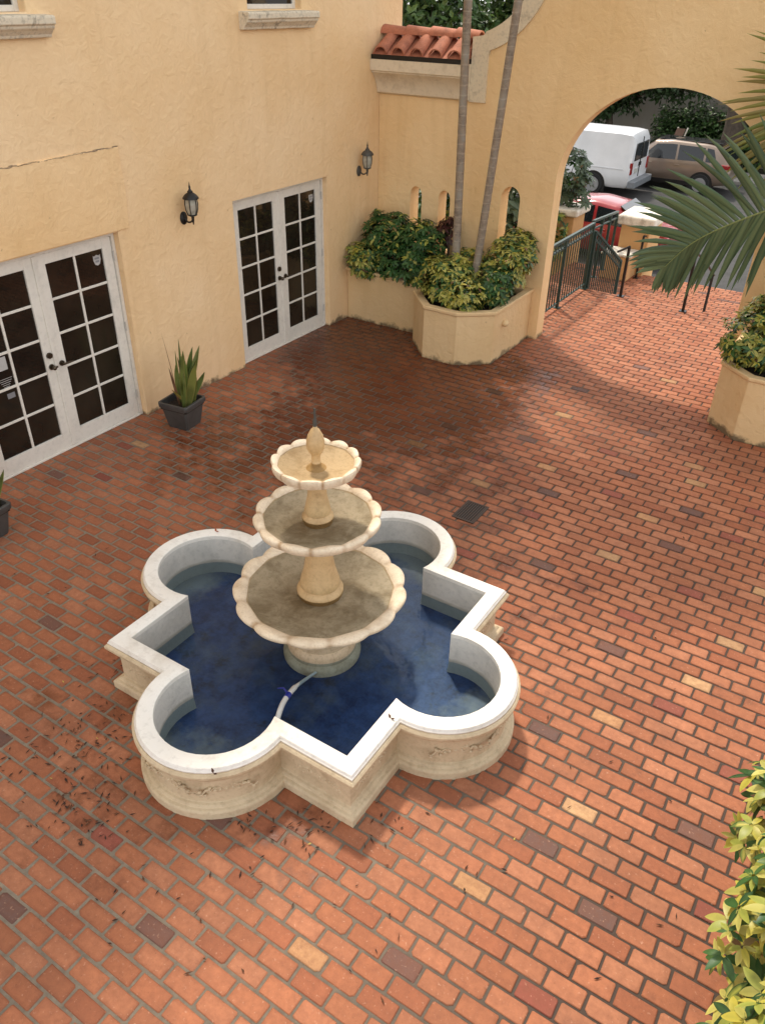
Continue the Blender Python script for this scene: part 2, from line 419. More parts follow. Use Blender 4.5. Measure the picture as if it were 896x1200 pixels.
ROWS = [4]
GREENS = [(.028, .085, .022), (.040, .115, .028), (.060, .14, .038), (.020, .062, .02)]
YEL = [(.52, .45, .07), (.46, .42, .10), (.60, .54, .14), (.36, .38, .07)]
def st_green(rng):
    g = rng.choice(GREENS); return g, mixc(g, (.10, .19, .05), .35)
def st_var(rng):
    r = rng.random()
    if r < .42:
        y = rng.choice(YEL); g = rng.choice(GREENS); return y, mixc(y, g, .35)
    if r < .72:
        y = rng.choice(YEL); g = rng.choice(GREENS); return mixc(g, y, .25), y
    return st_green(rng)
def st_var_bright(rng):
    r = rng.random()
    if r < .55:
        y = rng.choice(YEL); g = rng.choice(GREENS); return y, mixc(y, g, .2)
    if r < .72:
        y = rng.choice(YEL); g = rng.choice(GREENS); return g, y
    return st_green(rng)
def st_mostly_green(rng): return st_var(rng) if rng.random() < .22 else st_green(rng)
def st_bronze(rng):
    b = rng.choice([(.055, .018, .018), (.09, .03, .022), (.035, .016, .014)]); return b, mixc(b, (.2, .08, .05), .3)
def st_greyleaf(rng):
    g = rng.choice([(.07, .11, .06), (.10, .15, .09), (.05, .085, .045)]); return g, mixc(g, (.25, .3, .2), .3)

def bush(label, cat, blobs, seed, style, nros=260, size=.15, root=None, stems=7, name='schefflera_bush', group=None, fill=True):
    """blobs: (centre, radii, style or None). rosettes over and inside the blobs"""
    rng = random.Random(seed); c0 = Vector(root or blobs[0][0])
    t = thing(name, label, cat, tuple(c0), 0, group)
    mb = MB()
    tot = sum(b[1][0] * b[1][1] + b[1][0] * b[1][2] + b[1][1] * b[1][2] for b in blobs)
    for b in blobs:
        c = Vector(b[0]); r = b[1]; sty = b[2] if len(b) > 2 and b[2] else style
        k = int(nros * (r[0] * r[1] + r[0] * r[2] + r[1] * r[2]) / tot)
        for _ in range(k):
            d = Vector((rng.gauss(0, 1), rng.gauss(0, 1), rng.gauss(0, 1) + .25)).normalized()
            rr = rng.uniform(.55, 1.0) ** .6 * (1 + .18 * mnoise.noise(d * 2.3 + c * 3))
            p = c + Vector((d.x * r[0], d.y * r[1], d.z * r[2])) * rr
            n = (Vector((d.x / r[0], d.y / r[1], d.z / r[2])).normalized() * .75 + Vector((0, 0, .75)) + Vector((rng.gauss(0, .3), rng.gauss(0, .3), rng.gauss(0, .2))))
            inner = rr < .72
            rosette(mb, rng, p, n, size * rng.uniform(.6, 1.25), st_green if inner and rng.random() < .6 else sty)
    mb.build('foliage', M['leaf'], t, col=True, smooth=True, angle=180)
    sb = MB()
    for _ in range(stems):
        b = rng.choice(blobs); e = Vector(b[0]) + Vector((rng.uniform(-.7, .7) * b[1][0], rng.uniform(-.7, .7) * b[1][1], rng.uniform(0, .7) * b[1][2]))
        s0 = Vector((lerp(c0.x, e.x, .35) + rng.uniform(-.06, .06), lerp(c0.y, e.y, .35), c0.z))
        mid = (s0 + e) / 2 + Vector((rng.uniform(-.06, .06), rng.uniform(-.06, .06), 0))
        sb.tube([s0, mid, e], [.014, .011, .006], 6)
    sb.build('stems', M['stem'], t, smooth=True)
    return t

def leafcloud(mb, rng, blobs, n, size, cols, flat=.3):
    tot = sum(b[1][0] * b[1][1] * b[1][2] for b in blobs)
    for b in blobs:
        c = Vector(b[0]); r = b[1]
        for _ in range(int(n * r[0] * r[1] * r[2] / tot)):
            d = Vector((rng.gauss(0, 1), rng.gauss(0, 1), rng.gauss(0, 1))).normalized()
            rr = rng.random() ** .45 * (1 + .3 * mnoise.noise(d * 2 + c))
            p = c + Vector((d.x * r[0], d.y * r[1], d.z * r[2])) * rr
            nn = (d * .5 + Vector((0, 0, .8)) + Vector((rng.gauss(0, .5), rng.gauss(0, .5), rng.gauss(0, .4)))).normalized()
            u = nn.orthogonal().normalized(); a = rng.random() * 6.28; dd = (u * math.cos(a) + nn.cross(u) * math.sin(a))
            cc = rng.choice(cols); k = rng.uniform(.75, 1.25); cc = tuple(x * k for x in cc)
            L = size * rng.uniform(.6, 1.3)
            leaflet(mb, p, dd, nn, L, L * .55, cc, mixc(cc, (.2, .3, .08), .15), .15, .15)

def tree(name, label, cat, base, height, blobs, seed, nleaf, size, cols, tr=.16, group=None):
    rng = random.Random(seed); t = thing(name, label, cat, base, 0, group)
    b0 = Vector(base); top = b0 + Vector((rng.uniform(-.4, .4), rng.uniform(-.4, .4), height))
    tb = MB(); tb.tube([b0 - Vector((0, 0, .2)), b0.lerp(top, .35) + Vector((.1, 0, 0)), b0.lerp(top, .7), top], [tr * 1.25, tr, tr * .75, tr * .45], 10)
    for b in blobs:
        e = Vector(b[0]); s0 = b0.lerp(top, rng.uniform(.45, .9)); mid = s0.lerp(e, .5) + Vector((0, 0, -.2))
        tb.tube([s0, mid, e], [tr * .45, tr * .3, tr * .12], 7)
        for _ in range(4):
            e2 = e + Vector((rng.uniform(-.8, .8) * b[1][0], rng.uniform(-.8, .8) * b[1][1], rng.uniform(-.5, .6) * b[1][2]))
            tb.tube([mid.lerp(e, .5), e2], [tr * .2, tr * .06], 5)
    tb.build('trunk', M['bark'], t, smooth=True)
    mb = MB(); leafcloud(mb, rng, blobs, nleaf, size, cols); mb.build('crown', M['leaf'], t, col=True)
    return t

def bez(pts, n):
    """smooth curve through the points (Catmull-Rom)"""
    P = [Vector(p) for p in pts]; P = [P[0] * 2 - P[1]] + P + [P[-1] * 2 - P[-2]]; out = []
    for k in range(1, len(P) - 2):
        for j in range(n):
            t = j / n; a, b, c, d = P[k - 1], P[k], P[k + 1], P[k + 2]
            out.append(.5 * ((2 * b) + (c - a) * t + (2 * a - 5 * b + 4 * c - d) * t * t + (3 * b - a - 3 * c + d) * t ** 3))
    out.append(P[-2]); return out

def frond(parent, pts, side, nl, length, width, cols, rng, ang=55, droop=.5, lift=.15, start=.12, stalkcol=(.26, .30, .11), up_=11):
    """feather palm frond: stalk along pts, leaflets on both sides in the plane of `side`"""
    path = bez(pts, 8); side = Vector(side); m = len(path)
    st = MB(); st.col = stalkcol; st.tube(path, [lerp(.016, .004, k / (m - 1)) for k in range(m)], 6)
    f = st.build('frond', M['frond'], parent, smooth=True, col=True)
    mb = MB()
    for k in range(nl):
        t = start + (1 - start) * k / (nl - 1); x = t * (m - 1); i = min(int(x), m - 2); p = path[i].lerp(path[i + 1], x - i)
        T = (path[i + 1] - path[i]).normalized(); S = (side - T * side.dot(T)).normalized(); U = S.cross(T)
        if U.z < 0: U = -U
        for sg in (1, -1):
            a = math.radians(lerp(ang + 12, ang - 32, t) + (up_ * (1 - .5 * t) if sg > 0 else -2) + rng.uniform(-6, 6))
            d = (S * sg * math.sin(a) + T * math.cos(a) + U * (lift + rng.uniform(-.12, .12))).normalized()
            L = length * (math.sin(PI * (.18 + .76 * t)) ** .7) * rng.uniform(.88, 1.08)
            cc = rng.choice(cols); c2 = mixc(cc, (.30, .34, .14), .25)
            w = width * rng.uniform(.85, 1.15); q = p.copy(); seg = 5; rows = []
            nrm = d.cross(T); nrm = nrm.cross(d) if nrm.length > 1e-4 else U
            ax = d.cross(U).normalized() if abs(d.dot(U)) < .95 else T
            for sgi in range(seg + 1):
                h = sgi / seg; ww = w * (math.sin(PI * (.16 + .84 * h)) ** .7 if h < 1 else 0)
                fold = U * (ww * .28)
                rows.append((mb.vert(q + ax * ww * .5 + fold, cc), mb.vert(q, c2), mb.vert(q - ax * ww * .5 + fold, cc)))
                q = q + d * (L / seg); d = (d + Vector((0, 0, -1)) * droop / seg * (.5 + h)).normalized()
            for r0, r1 in zip(rows, rows[1:]):
                mb.face((r0[0], r0[1], r1[1], r1[0])); mb.face((r0[1], r0[2], r1[2], r1[1]))
    mb.build('leaflets', M['frond'], f, col=True, smooth=True, angle=180)

# ------------------------------------------------------------------ ground, paving
PX_, PY_, X0, Y0 = .2211, .1182, .0875, .0170
BASE = [(.395, .147, .071), (.425, .165, .083), (.37, .134, .064), (.405, .152, .075), (.34, .117, .057), (.435, .178, .093)]
DARK = [(.15, .085, .068), (.125, .075, .062), (.17, .09, .07)]
RED = [(.29, .085, .055), (.27, .08, .055)]
YELB = [(.50, .29, .135), (.52, .31, .155), (.48, .255, .12)]
SPEC = {}
def mark(lst, pal):
    for (x, y) in lst:
        n = round((y - Y0) / PY_); k = round((x - X0) / PX_ - .5 * (n % 2)); SPEC[(k, n)] = pal
mark([(-.688, 2.992), (-.245, 2.757), (.102, 3.556), (-2.167, 1.282), (-2.927, .946), (-4.011, 1.66), (-2.355, 1.972), (-2.924, 7.702), (-2.265, 6.751), (-1.701, 7.59), (-1.829, 5.584), (-3.39, 6.063), (-3.829, 7.424), (-1.802, 8.649), (-.896, 6.51), (-.885, 7.222), (-3.8, 8.612), (-2.478, 10.51), (-2.929, 9.366), (-.902, 4.862), (-1.019, 3.809), (-6.643, 4.152), (-5.508, 4.828), (-4.73, 2.586), (-1.033, 1.951)], DARK)
mark([(-6.186, 4.362), (-6.527, 4.973), (-.355, 2.161), (.279, 3.104), (.221, 4.153), (-.908, 5.343), (-.314, 4.507), (-.567, 5.919), (-1.698, 7.109), (-2.033, 7.951), (-2.253, 6.297), (-3.16, 7.009), (-2.472, 5.357), (-.372, 7.574), (-.43, 6.977), (-2.835, 1.517)], RED)
mark([(-.565, 3.33), (-.912, 2.527), (-.671, 4.153), (-.217, 4.854), (-.12, 5.441), (-1.354, 6.054), (-2.912, 6.522), (-2.483, 7.238), (-1.223, 6.864), (-1.016, 7.826), (-1.125, 8.175), (-3.92, 6.901), (-2.766, 8.53), (-.048, 6.261), (-1.979, 10.296), (-1.474, 1.727), (-6.35, 5.15)], YELB)

def wetness(x, y):
    w = 0
    for (cx, cy, r, a) in ((-5.4, 8.9, 1.7, 1.3), (-4.6, 8.0, 1.6, 1.15), (-6.3, 9.4, 1.0, 1.3), (-3.9, 7.2, 1.1, .7), (-4.9, 6.6, 1.2, .8), (-5.4, 5.6, 1.1, .62), (-3.3, 6.2, 1.2, .45), (-1.9, 5.1, .9, .3), (-3.9, 9.2, .7, .8),
                           (-3.2, 1.75, .55, .36), (-2.0, 2.2, .45, .24), (-3.9, 2.3, .6, .3), (-4.4, 5.0, .8, .45)):
        d = math.hypot(x - cx, y - cy) / r; w = max(w, a * max(0, 1 - d * d * .8) ** .8 if d < 1.118 else 0)
    return w
def in_fountain(x, y):
    a, b = abs(x - FX), abs(y - FY)
    return (a < .85 and b < .85) or (max(a, b) < 1.4 and min(a, b) < .3)

def paving(name, xr, yr, z, seed, label=None, spec=True):
    rng = random.Random(seed); mb = MB()
    n0, n1 = int((yr[0] - Y0) / PY_), int((yr[1] - Y0) / PY_)
    hw, hh = (PX_ - .016) / 2, (PY_ - .0155) / 2
    for n in range(n0, n1 + 1):
        for k in range(int((xr[0] - X0) / PX_) - 1, int((xr[1] - X0) / PX_) + 2):
            cx = X0 + PX_ * (k + .5 * (n % 2)); cy = Y0 + PY_ * n
            xa, xb, ya, yb = max(cx - hw, xr[0]), min(cx + hw, xr[1]), max(cy - hh, yr[0]), min(cy + hh, yr[1])
            if xb - xa < .02 or yb - ya < .02: continue
            if spec and in_fountain(cx, cy): continue
            pal = SPEC.get((k, n)) if spec else None
            if pal is None:
                q = rng.random(); pal = BASE
                if not spec and q > .93: pal = DARK
            c = rng.choice(pal); s = rng.uniform(.88, 1.08)
            big = 1 + .10 * mnoise.noise(Vector((cx * .7, cy * .7, 3.1)))
            c = tuple(min(.9, u * s * big) for u in c)
            w = wetness(cx, cy) if spec else 0
            tz = rng.uniform(-.0016, .0016); sx, sy = rng.uniform(-.008, .008), rng.uniform(-.012, .012)
            j = lambda: rng.uniform(-.0022, .0022)
            ch = [rng.uniform(.003, .008) if rng.random() > .10 else rng.uniform(.010, .024) for _ in range(4)]
            if rng.random() < .08: tz -= rng.uniform(.0004, .0012)
            ring = [(xa + ch[0], ya), (xb - ch[1], ya), (xb, ya + ch[1] * .8), (xb, yb - ch[2] * .8), (xb - ch[2], yb), (xa + ch[3], yb), (xa, yb - ch[3] * .8), (xa, ya + ch[0] * .8)]
            b0 = len(mb.v); xm, ym = (xa + xb) / 2, (ya + yb) / 2
            for (px, py) in ring: mb.vert((px, py, z - .016), c); mb.w.append(w)
            cr = tuple(u * .80 for u in c)
            wf = .5 + .9 * mnoise.noise(Vector((cx * .45, cy * .45, 11.3))) + .22 * (-1.6 - cx) * (1 if spec else 0) + rng.uniform(-.25, .25)
            wf = max(0, min(1, wf)); ce = mixc(c, (c[0] * .50, c[1] * .42, c[2] * .42), wf * .38)
            jit = [(j(), j()) for _ in range(8)]
            for (px, py), (jx, jy) in zip(ring, jit): mb.vert((px + jx, py + jy, z - .0045 + tz), cr); mb.w.append(w)
            for (px, py), (jx, jy) in zip(ring, jit):
                px2 = px + jx + (xm - px) * .055; py2 = py + jy + (ym - py) * .09
                mb.vert((px2, py2, z + tz + (px2 - xm) * sx + (py2 - ym) * sy), ce); mb.w.append(w)
            for (px, py), (jx, jy) in zip(ring, jit):
                px2 = px + jx * .5 + (xm - px) * .26; py2 = py + jy * .5 + (ym - py) * .42
                mb.vert((px2, py2, z + tz + (px2 - xm) * sx + (py2 - ym) * sy), c); mb.w.append(w)
            for l in (0, 8, 16):
                for q in range(8): mb.face((b0 + l + q, b0 + l + (q + 1) % 8, b0 + l + 8 + (q + 1) % 8, b0 + l + 8 + q))
            mb.face([b0 + 24 + q for q in range(8)])
    o = mb.build(name, M['brick'], None, col=True, smooth=True, angle=30)
    kind(o, 'structure')
    return o

def mortar(name, xr, yr, z, step=.12):
    mb = MB(); nx = max(1, int((xr[1] - xr[0]) / step)); ny = max(1, int((yr[1] - yr[0]) / step))
    for i in range(nx + 1):
        for j in range(ny + 1):
            x = lerp(*xr, i / nx); y = lerp(*yr, j / ny)
            # pale jointing sand around and left of the fountain, dark open joints on the right
            s = .5 + .5 * mnoise.noise(Vector((x * .55, y * .55, 7.7))) - .28 * (x + 1.9) + .10 * (3.6 - y)
            s = max(0, min(1, s))
            mb.vert((x, y, z - lerp(.0085, .0035, s)), mixc((.062, .040, .028), (.26, .215, .155), s)); mb.w.append(wetness(x, y))
    for i in range(nx):
        for j in range(ny):
            a = i * (ny + 1) + j; mb.face((a, a + ny + 1, a + ny + 2, a + 1))
    return kind(mb.build(name, M['mortar'], None, col=True, smooth=True, angle=180), 'structure')

paving('courtyard_paving', (-6.985, 4.2), (-1.8, 13.40), 0, 3)
mortar('courtyard_ground', (-6.99, 4.2), (-1.8, 13.39), 0)
paving('landing_paving', (-6.2, 1.0), (15.3, 17.92), -.9, 5, spec=False)
mortar('landing_ground', (-6.2, 1.0), (15.3, 17.9), -.9, .3)
# raised courtyard base and steps
mb = MB()
mb.box(-6.99, 4.2, -1.8, 13.38, -1.75, -.03)
kind(mb.build('courtyard_base_ground', M['concrete']), 'structure')
mb = MB()
for k in range(6):
    y0 = 13.38 + .32 * k
    mb.box(-4.30, -1.1, y0 + .002, y0 + .322, -1.75, -.15 * (k + 1) - .02)
mb.box(-6.2, 1.0, 15.31, 17.9, -1.75, -.93)
for k in range(5):
    mb.box(-4.6, .8, 17.9 + .3 * k + .002, 18.2 + .3 * k + .002, -1.75, -.9 - .16 * (k + 1))
kind(mb.build('stairs_ground', M['mortar'], col=True), 'structure')
for k in range(1, 6):
    paving('step_paving', (-4.30, -1.1), (13.38 + .32 * (k - 1), 13.38 + .32 * k), -.15 * k, 20 + k, spec=False)
# one ground sheet to the horizon, the street on it
mb = MB(); g = 260
for (x, y) in ((-g, -g), (g, -g), (g, g), (-g, g)): mb.vert((x, y, -1.79))
mb.face((0, 1, 2, 3)); kind(mb.build('ground', M['earth']), 'structure')
mb = MB(); mb.box(-90, 60, 19.5, 34.2, -1.77, -1.70); kind(mb.build('road', M['asphalt']), 'structure')
mb = MB(); mb.box(-90, 60, 34.2, 36.3, -1.78, -1.58); kind(mb.build('pavement', M['concrete'], bevel=.02), 'structure')

# ------------------------------------------------------------------ the building on the left
AX = -6.9
bl = thing('courtyard_building', 'tall cream stucco building with white french doors and stone window sills', 'building', (AX, 4, 0))
doors = [(3.665, 5.655), (7.425, 9.345)]
wins = [(7.93, 8.90, 4.075, 5.5), (3.75, 5.07, 4.075, 5.5)]
holes = [(a, b, 0, 2.13) for a, b in doors] + wins
YA0, YA1, HA = -3.0, 11.21, 10.4  # unseen upper wall raised to shade the court and fill the pool reflection
ys = sorted({YA0, YA1, *[h[0] for h in holes], *[h[1] for h in holes]}); zs = sorted({-.02, HA, *[h[2] for h in holes], *[h[3] for h in holes]})
mb = MB()
for a, b in zip(ys, ys[1:]):
    for c, d in zip(zs, zs[1:]):
        if any(h[0] <= (a + b) / 2 <= h[1] and h[2] <= (c + d) / 2 <= h[3] for h in holes): continue
        i = len(mb.v)
        for (y, z) in ((a, c), (b, c), (b, d), (a, d)): mb.vert((AX, y, z))
        mb.face((i, i + 1, i + 2, i + 3))
DEP = .16
for (a, b, c, d) in holes:
    for q in (((a, c), (a, d)), ((a, d), (b, d)), ((b, d), (b, c)), ((b, c), (a, c))):
        if q[0][1] == 0 and q[1][1] == 0: continue
        i = len(mb.v)
        for (x, (y, z)) in ((AX, q[0]), (AX, q[1]), (AX - DEP, q[1]), (AX - DEP, q[0])): mb.vert((x, y, z))
        mb.face((i, i + 1, i + 2, i + 3))
# the other sides and the roof
BX = AX - 9
for quad in (((AX, YA1, -.02), (BX, YA1, -.02), (BX, YA1, HA), (AX, YA1, HA)), ((BX, YA0, -.02), (AX, YA0, -.02), (AX, YA0, HA), (BX, YA0, HA)),
             ((BX, YA1, -.02), (BX, YA0, -.02), (BX, YA0, HA), (BX, YA1, HA)), ((AX, YA0, HA), (AX, YA1, HA), (BX, YA1, HA), (BX, YA0, HA))):
    i = len(mb.v)
    for p in quad: mb.vert(p)
    mb.face((i, i + 1, i + 2, i + 3))
me_wall = mb.build('wall', M['stucco'], bl, bevel=.012)
mb = MB(); mb.box(BX - .12, AX + .12, YA0 - .12, YA1 + .12, HA + .003, HA + .22); mb.build('roof', M['coping'], bl, bevel=.03)
# plastered-over patch above the first door, with its cracked upper edge
mb = MB()
pts = [(YA0 + .3, 2.14), (5.80, 2.14), (5.83, 2.5), (5.815, 2.93), (5.0, 2.922), (4.3, 2.90), (3.2, 2.89), (YA0 + .3, 2.87)]
mb.prism(pts, AX - .01, AX + .016, lambda a, b, h: (h, a, b)); mb.build('plaster_patch', M['stucco_patch'], bl, bevel=.006)
mb = MB()
rng = random.Random(4); top = []
yy = YA0 + .4
while yy < 5.82:
    zc = 2.877 + (yy - 3.0) * .018 if yy > 3 else 2.877
    mb.ball((AX + .012, yy, zc + rng.uniform(-.004, .008)), (rng.uniform(.004, .010), rng.uniform(.02, .06), rng.uniform(.003, .010)), 6, 5); yy += rng.uniform(.02, .05)
mb.build('crack', stone('crack_grime', (.60, .43, .25), (.14, .10, .07), 3, 1, .9, .42, .6), bl)

XD = AX - .085           # face of the door leaves
def french_door(y0, y1, idx):
    root_mb = MB(); j = .045
    root_mb.box(XD - .10, XD + .012, y0 + .001, y0 + j, .001, 2.128); root_mb.box(XD - .10, XD + .012, y1 - j, y1 - .001, .001, 2.128)
    root_mb.box(XD - .10, XD + .012, y0 + j, y1 - j, 2.128 - j, 2.128)
    root_mb.box(XD - .10, XD + .02, y0 + j, y1 - j, .001, .022)      # threshold
    dr = root_mb.build('french_door', M['white_paint'], bl, bevel=.004)
    ym = (y0 + y1) / 2
    for s in (0, 1):
        a, b = (y0 + j + .003, ym - .002) if s == 0 else (ym + .002, y1 - j - .003)
        z0, z1 = .025, 2.128 - j - .004; st, tr, brl = .118, .10, .17
        lf = MB()
        lf.box(XD - .044, XD, a, a + st, z0, z1); lf.box(XD - .044, XD, b - st, b, z0, z1)
        lf.box(XD - .044, XD, a + st, b - st, z0, z0 + brl); lf.box(XD - .044, XD, a + st, b - st, z1 - tr, z1)
        ga, gb, gc, gd = a + st, b - st, z0 + brl, z1 - tr
        # glazing bars 2 x 5
        mw = .026
        lf.box(XD - .036, XD - .007, (ga + gb) / 2 - mw / 2, (ga + gb) / 2 + mw / 2, gc, gd)
        for k in range(1, 5):
            zc = lerp(gc, gd, k / 5)
            lf.box(XD - .034, XD - .0095, ga, gb, zc - mw / 2, zc + mw / 2)
        if s == 0: lf.box(XD - .002, XD + .012, b - .022, b + .018, z0, z1)     # astragal
        lf.build('door_leaf', M['white_paint'], dr, bevel=.004)
        gl = MB(); gl.box(XD - .026, XD - .020, ga - .01, gb + .01, gc - .01, gd + .01); gl.build('glazing', M['glass_unlit_room'], dr)
        hy = b - .062 if s == 0 else a + .062
        if s == 0:
            hb = MB(); hb.tube([(XD, hy, 1.09), (XD + .022, hy, 1.09)], .031, 16); hb.tube([(XD + .02, hy, 1.09), (XD + .034, hy, 1.09)], .016, 10); hb.build('deadbolt', M['bronze'], dr, smooth=True)
        hb = MB(); hb.tube([(XD, hy, .965), (XD + .012, hy, .965)], .030, 16); hb.tube([(XD + .01, hy, .965), (XD + .055, hy, .965)], .011, 8)
        sg = 1 if s else -1
        sg = 1
        hb.tube([(XD + .05, hy - .008 * sg, .965), (XD + .052, hy + .04 * sg, .966), (XD + .050, hy + (.115 if s else .03) * sg, .962)], [.012, .011, .008], 8)
        if s == 0: hb.ball((XD + .055, hy, .965), .024)
        hb.build('door_handle', M['bronze'], dr, smooth=True)
        hing = y0 + j if s == 0 else y1 - j
        for z in (.28, 1.1, 1.88):
            h = MB(); h.tube([(XD + .014, hing, z - .05), (XD + .014, hing, z + .05)], .009, 8); h.build('hinge', M['steel_hinge'], dr, smooth=True)
        if s == 1:        # alarm shield on the top outer pane
            sb = MB(); cy, cz = gb - .075, gd - .105; sh = [(-.045, .05), (-.03, .04), (0, .052), (.03, .04), (.045, .05), (.047, 0), (.03, -.045), (0, -.058), (-.03, -.045), (-.047, 0)]
            sb.prism([(cy + u, cz + v) for u, v in reversed(sh)], XD - .0205, XD - .0185, lambda p, q, h: (h, p, q))
            sk = sb.build('sticker', M['sticker'], dr)
            ik = MB(); ik.box(XD - .0184, XD - .0178, cy - .03, cy + .03, cz + .008, cz + .026); ik.box(XD - .0184, XD - .0178, cy - .024, cy + .024, cz - .025, cz - .006); ik.build('sticker_print', M['sticker_ink'], dr)
        elif idx == 0:
            sb = MB(); yc = (ga + gb) / 2
            sb.box(XD - .0199, XD - .0185, yc - .16, yc - .05, 1.10, 1.235)
            sb.build('sticker', M['sticker'], dr); sb = MB()
            for k in range(5): sb.box(XD - .0199, XD - .0185, yc - .18 + .01 * k, yc - .03 - .012 * k, 1.01 - .021 * k, 1.0145 - .021 * k)
            sb.build('sticker_lettering', M['sticker'], dr)
            sb = MB(); sb.box(XD - .0199, XD - .0185, yc - .13, yc - .045, .80, .855); sb.build('sticker_print', M['sticker_ink'], dr)
    return dr
for i, (a, b) in enumerate(doors): french_door(a, b, i)

def window(y0, y1, z0, z1):
    f = MB(); xw = AX - .09; w = .05
    f.box(xw - .05, xw, y0 + .001, y0 + w, z0, z1); f.box(xw - .05, xw, y1 - w, y1 - .001, z0, z1); f.box(xw - .05, xw, y0 + w, y1 - w, z0 + .001, z0 + w); f.box(xw - .05, xw, y0 + w, y1 - w, z1 - w, z1 - .001)
    f.box(xw - .045, xw - .005, y0 + w, y1 - w, (z0 + z1) / 2 - .02, (z0 + z1) / 2 + .02)
    wn = f.build('window', M['white_paint'], bl, bevel=.004)
    p = MB(); p.box(xw - .03, xw - .022, y0 + w - .01, y1 - w + .01, z0 + w - .01, z1 - w + .01); p.build('pane', M['glass_unlit_room'], wn)
    s = MB(); prof = [(-.08, 3.885), (.06, 3.885), (.07, 3.91), (.10, 3.94), (.125, 3.96), (.13, 3.985), (.15, 3.99), (.15, 4.045), (.14, 4.058), (-.08, 4.065)]
    n = 24; ya, yb = y0 - .16, y1 + .17; base = len(s.v)
    for k in range(n + 1):
        y = lerp(ya, yb, k / n); e = 1
        for (px, pz) in prof: s.vert((AX + px, y, pz + .006 * mnoise.noise(Vector((y * 5, px * 9, pz * 3)))))
    m = len(prof)
    for k in range(n):
        for q in range(m): s.face((base + k * m + q, base + k * m + (q + 1) % m, base + (k + 1) * m + (q + 1) % m, base + (k + 1) * m + q))
    s.face([base + q for q in range(m)]); s.face([base + n * m + q for q in reversed(range(m))])
    s.build('sill', M['sill_stone'], wn, bevel=.01)
for w in wins: window(*w)

# ------------------------------------------------------------------ wall lanterns
def lantern(y, z, mat, label):
    t = thing('wall_lantern', label, 'wall lamp', (AX, y, z), 0, 'wall lanterns beside the second door')
    b = MB(); b.lathe([(.062, 0), (.062, .012), (.045, .024), (.03, .03), (0, .032)], 20)
    b.v = [(AX + zz, y + xx * .85, z - .11 + yy * 1.15) for (xx, yy, zz) in b.v]
    b.build('back_plate', mat, t, smooth=True)
    a = MB(); cx = AX + .15
    a.tube(bez([(AX + .02, y, z - .11), (AX + .07, y, z - .145), (AX + .125, y, z - .13), (cx, y, z - .095)], 6), .010, 8)
    a.tube([(cx, y, z - .16), (cx, y, z - .10), (cx, y, z - .05)], [.006, .016, .02], 8); a.build('arm', mat, t, smooth=True)
    n = 6
    g = MB(); g.lathe([(.048, -.05), (.066, .0), (.072, .06), (.066, .115)], n, (cx, y, z)); g.build('lamp_glass', M['lamp_glass'], t)
    f = MB()
    for k in range(n):
        an = 2 * PI * k / n
        f.tube([(cx + r * math.cos(an), y + r * math.sin(an), z + zz) for (r, zz) in ((.050, -.05), (.068, .0), (.074, .06), (.068, .118))], .0055, 6)
    f.lathe([(.03, -.07), (.055, -.058), (.055, -.046), (.03, -.046)], 12, (cx, y, z)); f.build('cage', mat, t, smooth=True)
    c = MB(); c.lathe([(.066, .113), (.09, .118), (.088, .132), (.07, .155), (.045, .175), (.030, .183), (.030, .197), (.018, .205), (.010, .225), (.012, .24), (.006, .262), (0, .30)], 16, (cx, y, z)); c.build('cap', mat, t, smooth=True)
    return t
lantern(6.60, 2.20, M['black_metal'], 'black coach lantern on the wall between the two french doors')
lantern(10.12, 2.20, M['grey_metal'], 'weathered grey coach lantern on the wall near the corner above the planter')

# ------------------------------------------------------------------ arch wall
WB0, WB1 = 10.64, 10.89; ACX, ARX, ARZ, ASP = -2.77, 1.32, 1.20, 2.19
def archpts(n=40): return [(ACX - ARX * math.cos(PI * k / n), ASP + ARZ * math.sin(PI * k / n)) for k in range(n + 1)]
def coping_curve(cx, cz, r, a0, a1, n=14): return [(cx + r * math.cos(lerp(a0, a1, k / n)), cz + r * math.sin(lerp(a0, a1, k / n))) for k in range(n + 1)]
Lc = coping_curve(-5.55, 4.75, 1.15, math.radians(-72), 0)                   # inner line of the coping, left
Rc = [(2 * ACX - x, z) for (x, z) in reversed(Lc)]
outl = [(-6.895, -.02), (-4.09, -.02)] + archpts() + [(-1.45, -.02), (4.2, -.02), (4.2, 3.58), (-.32, 3.58)] + Rc + [(-1.14, 5.1), (-4.40, 5.1)] + list(reversed(Lc)) + [(-5.22, 3.58), (-6.895, 3.58)]
outl = [p for k, p in enumerate(outl) if k == 0 or (abs(p[0] - outl[k - 1][0]) + abs(p[1] - outl[k - 1][1])) > 1e-4]
def slot(x0, x1, z0, z1, n=12):
    r = (x1 - x0) / 2; c = (x0 + x1) / 2; rz = r * 1.2
    return [(x0, z0), (x1, z0)] + [(c + r * math.cos(PI * k / n), z1 - rz + rz * math.sin(PI * k / n)) for k in range(n + 1)]
slots = [slot(-6.33, -6.13, 1.0, 1.88), slot(-5.85, -5.655, 1.0, 1.88), slot(-4.86, -4.57, 1.02, 2.06)]
aw = thing('arch_wall', 'ochre stucco wall with a wide arched gateway and tiled coping', 'wall', (ACX, WB0, 0))
plate(outl, slots, WB0, WB1).build('wall', M['stucco_arch'], aw)
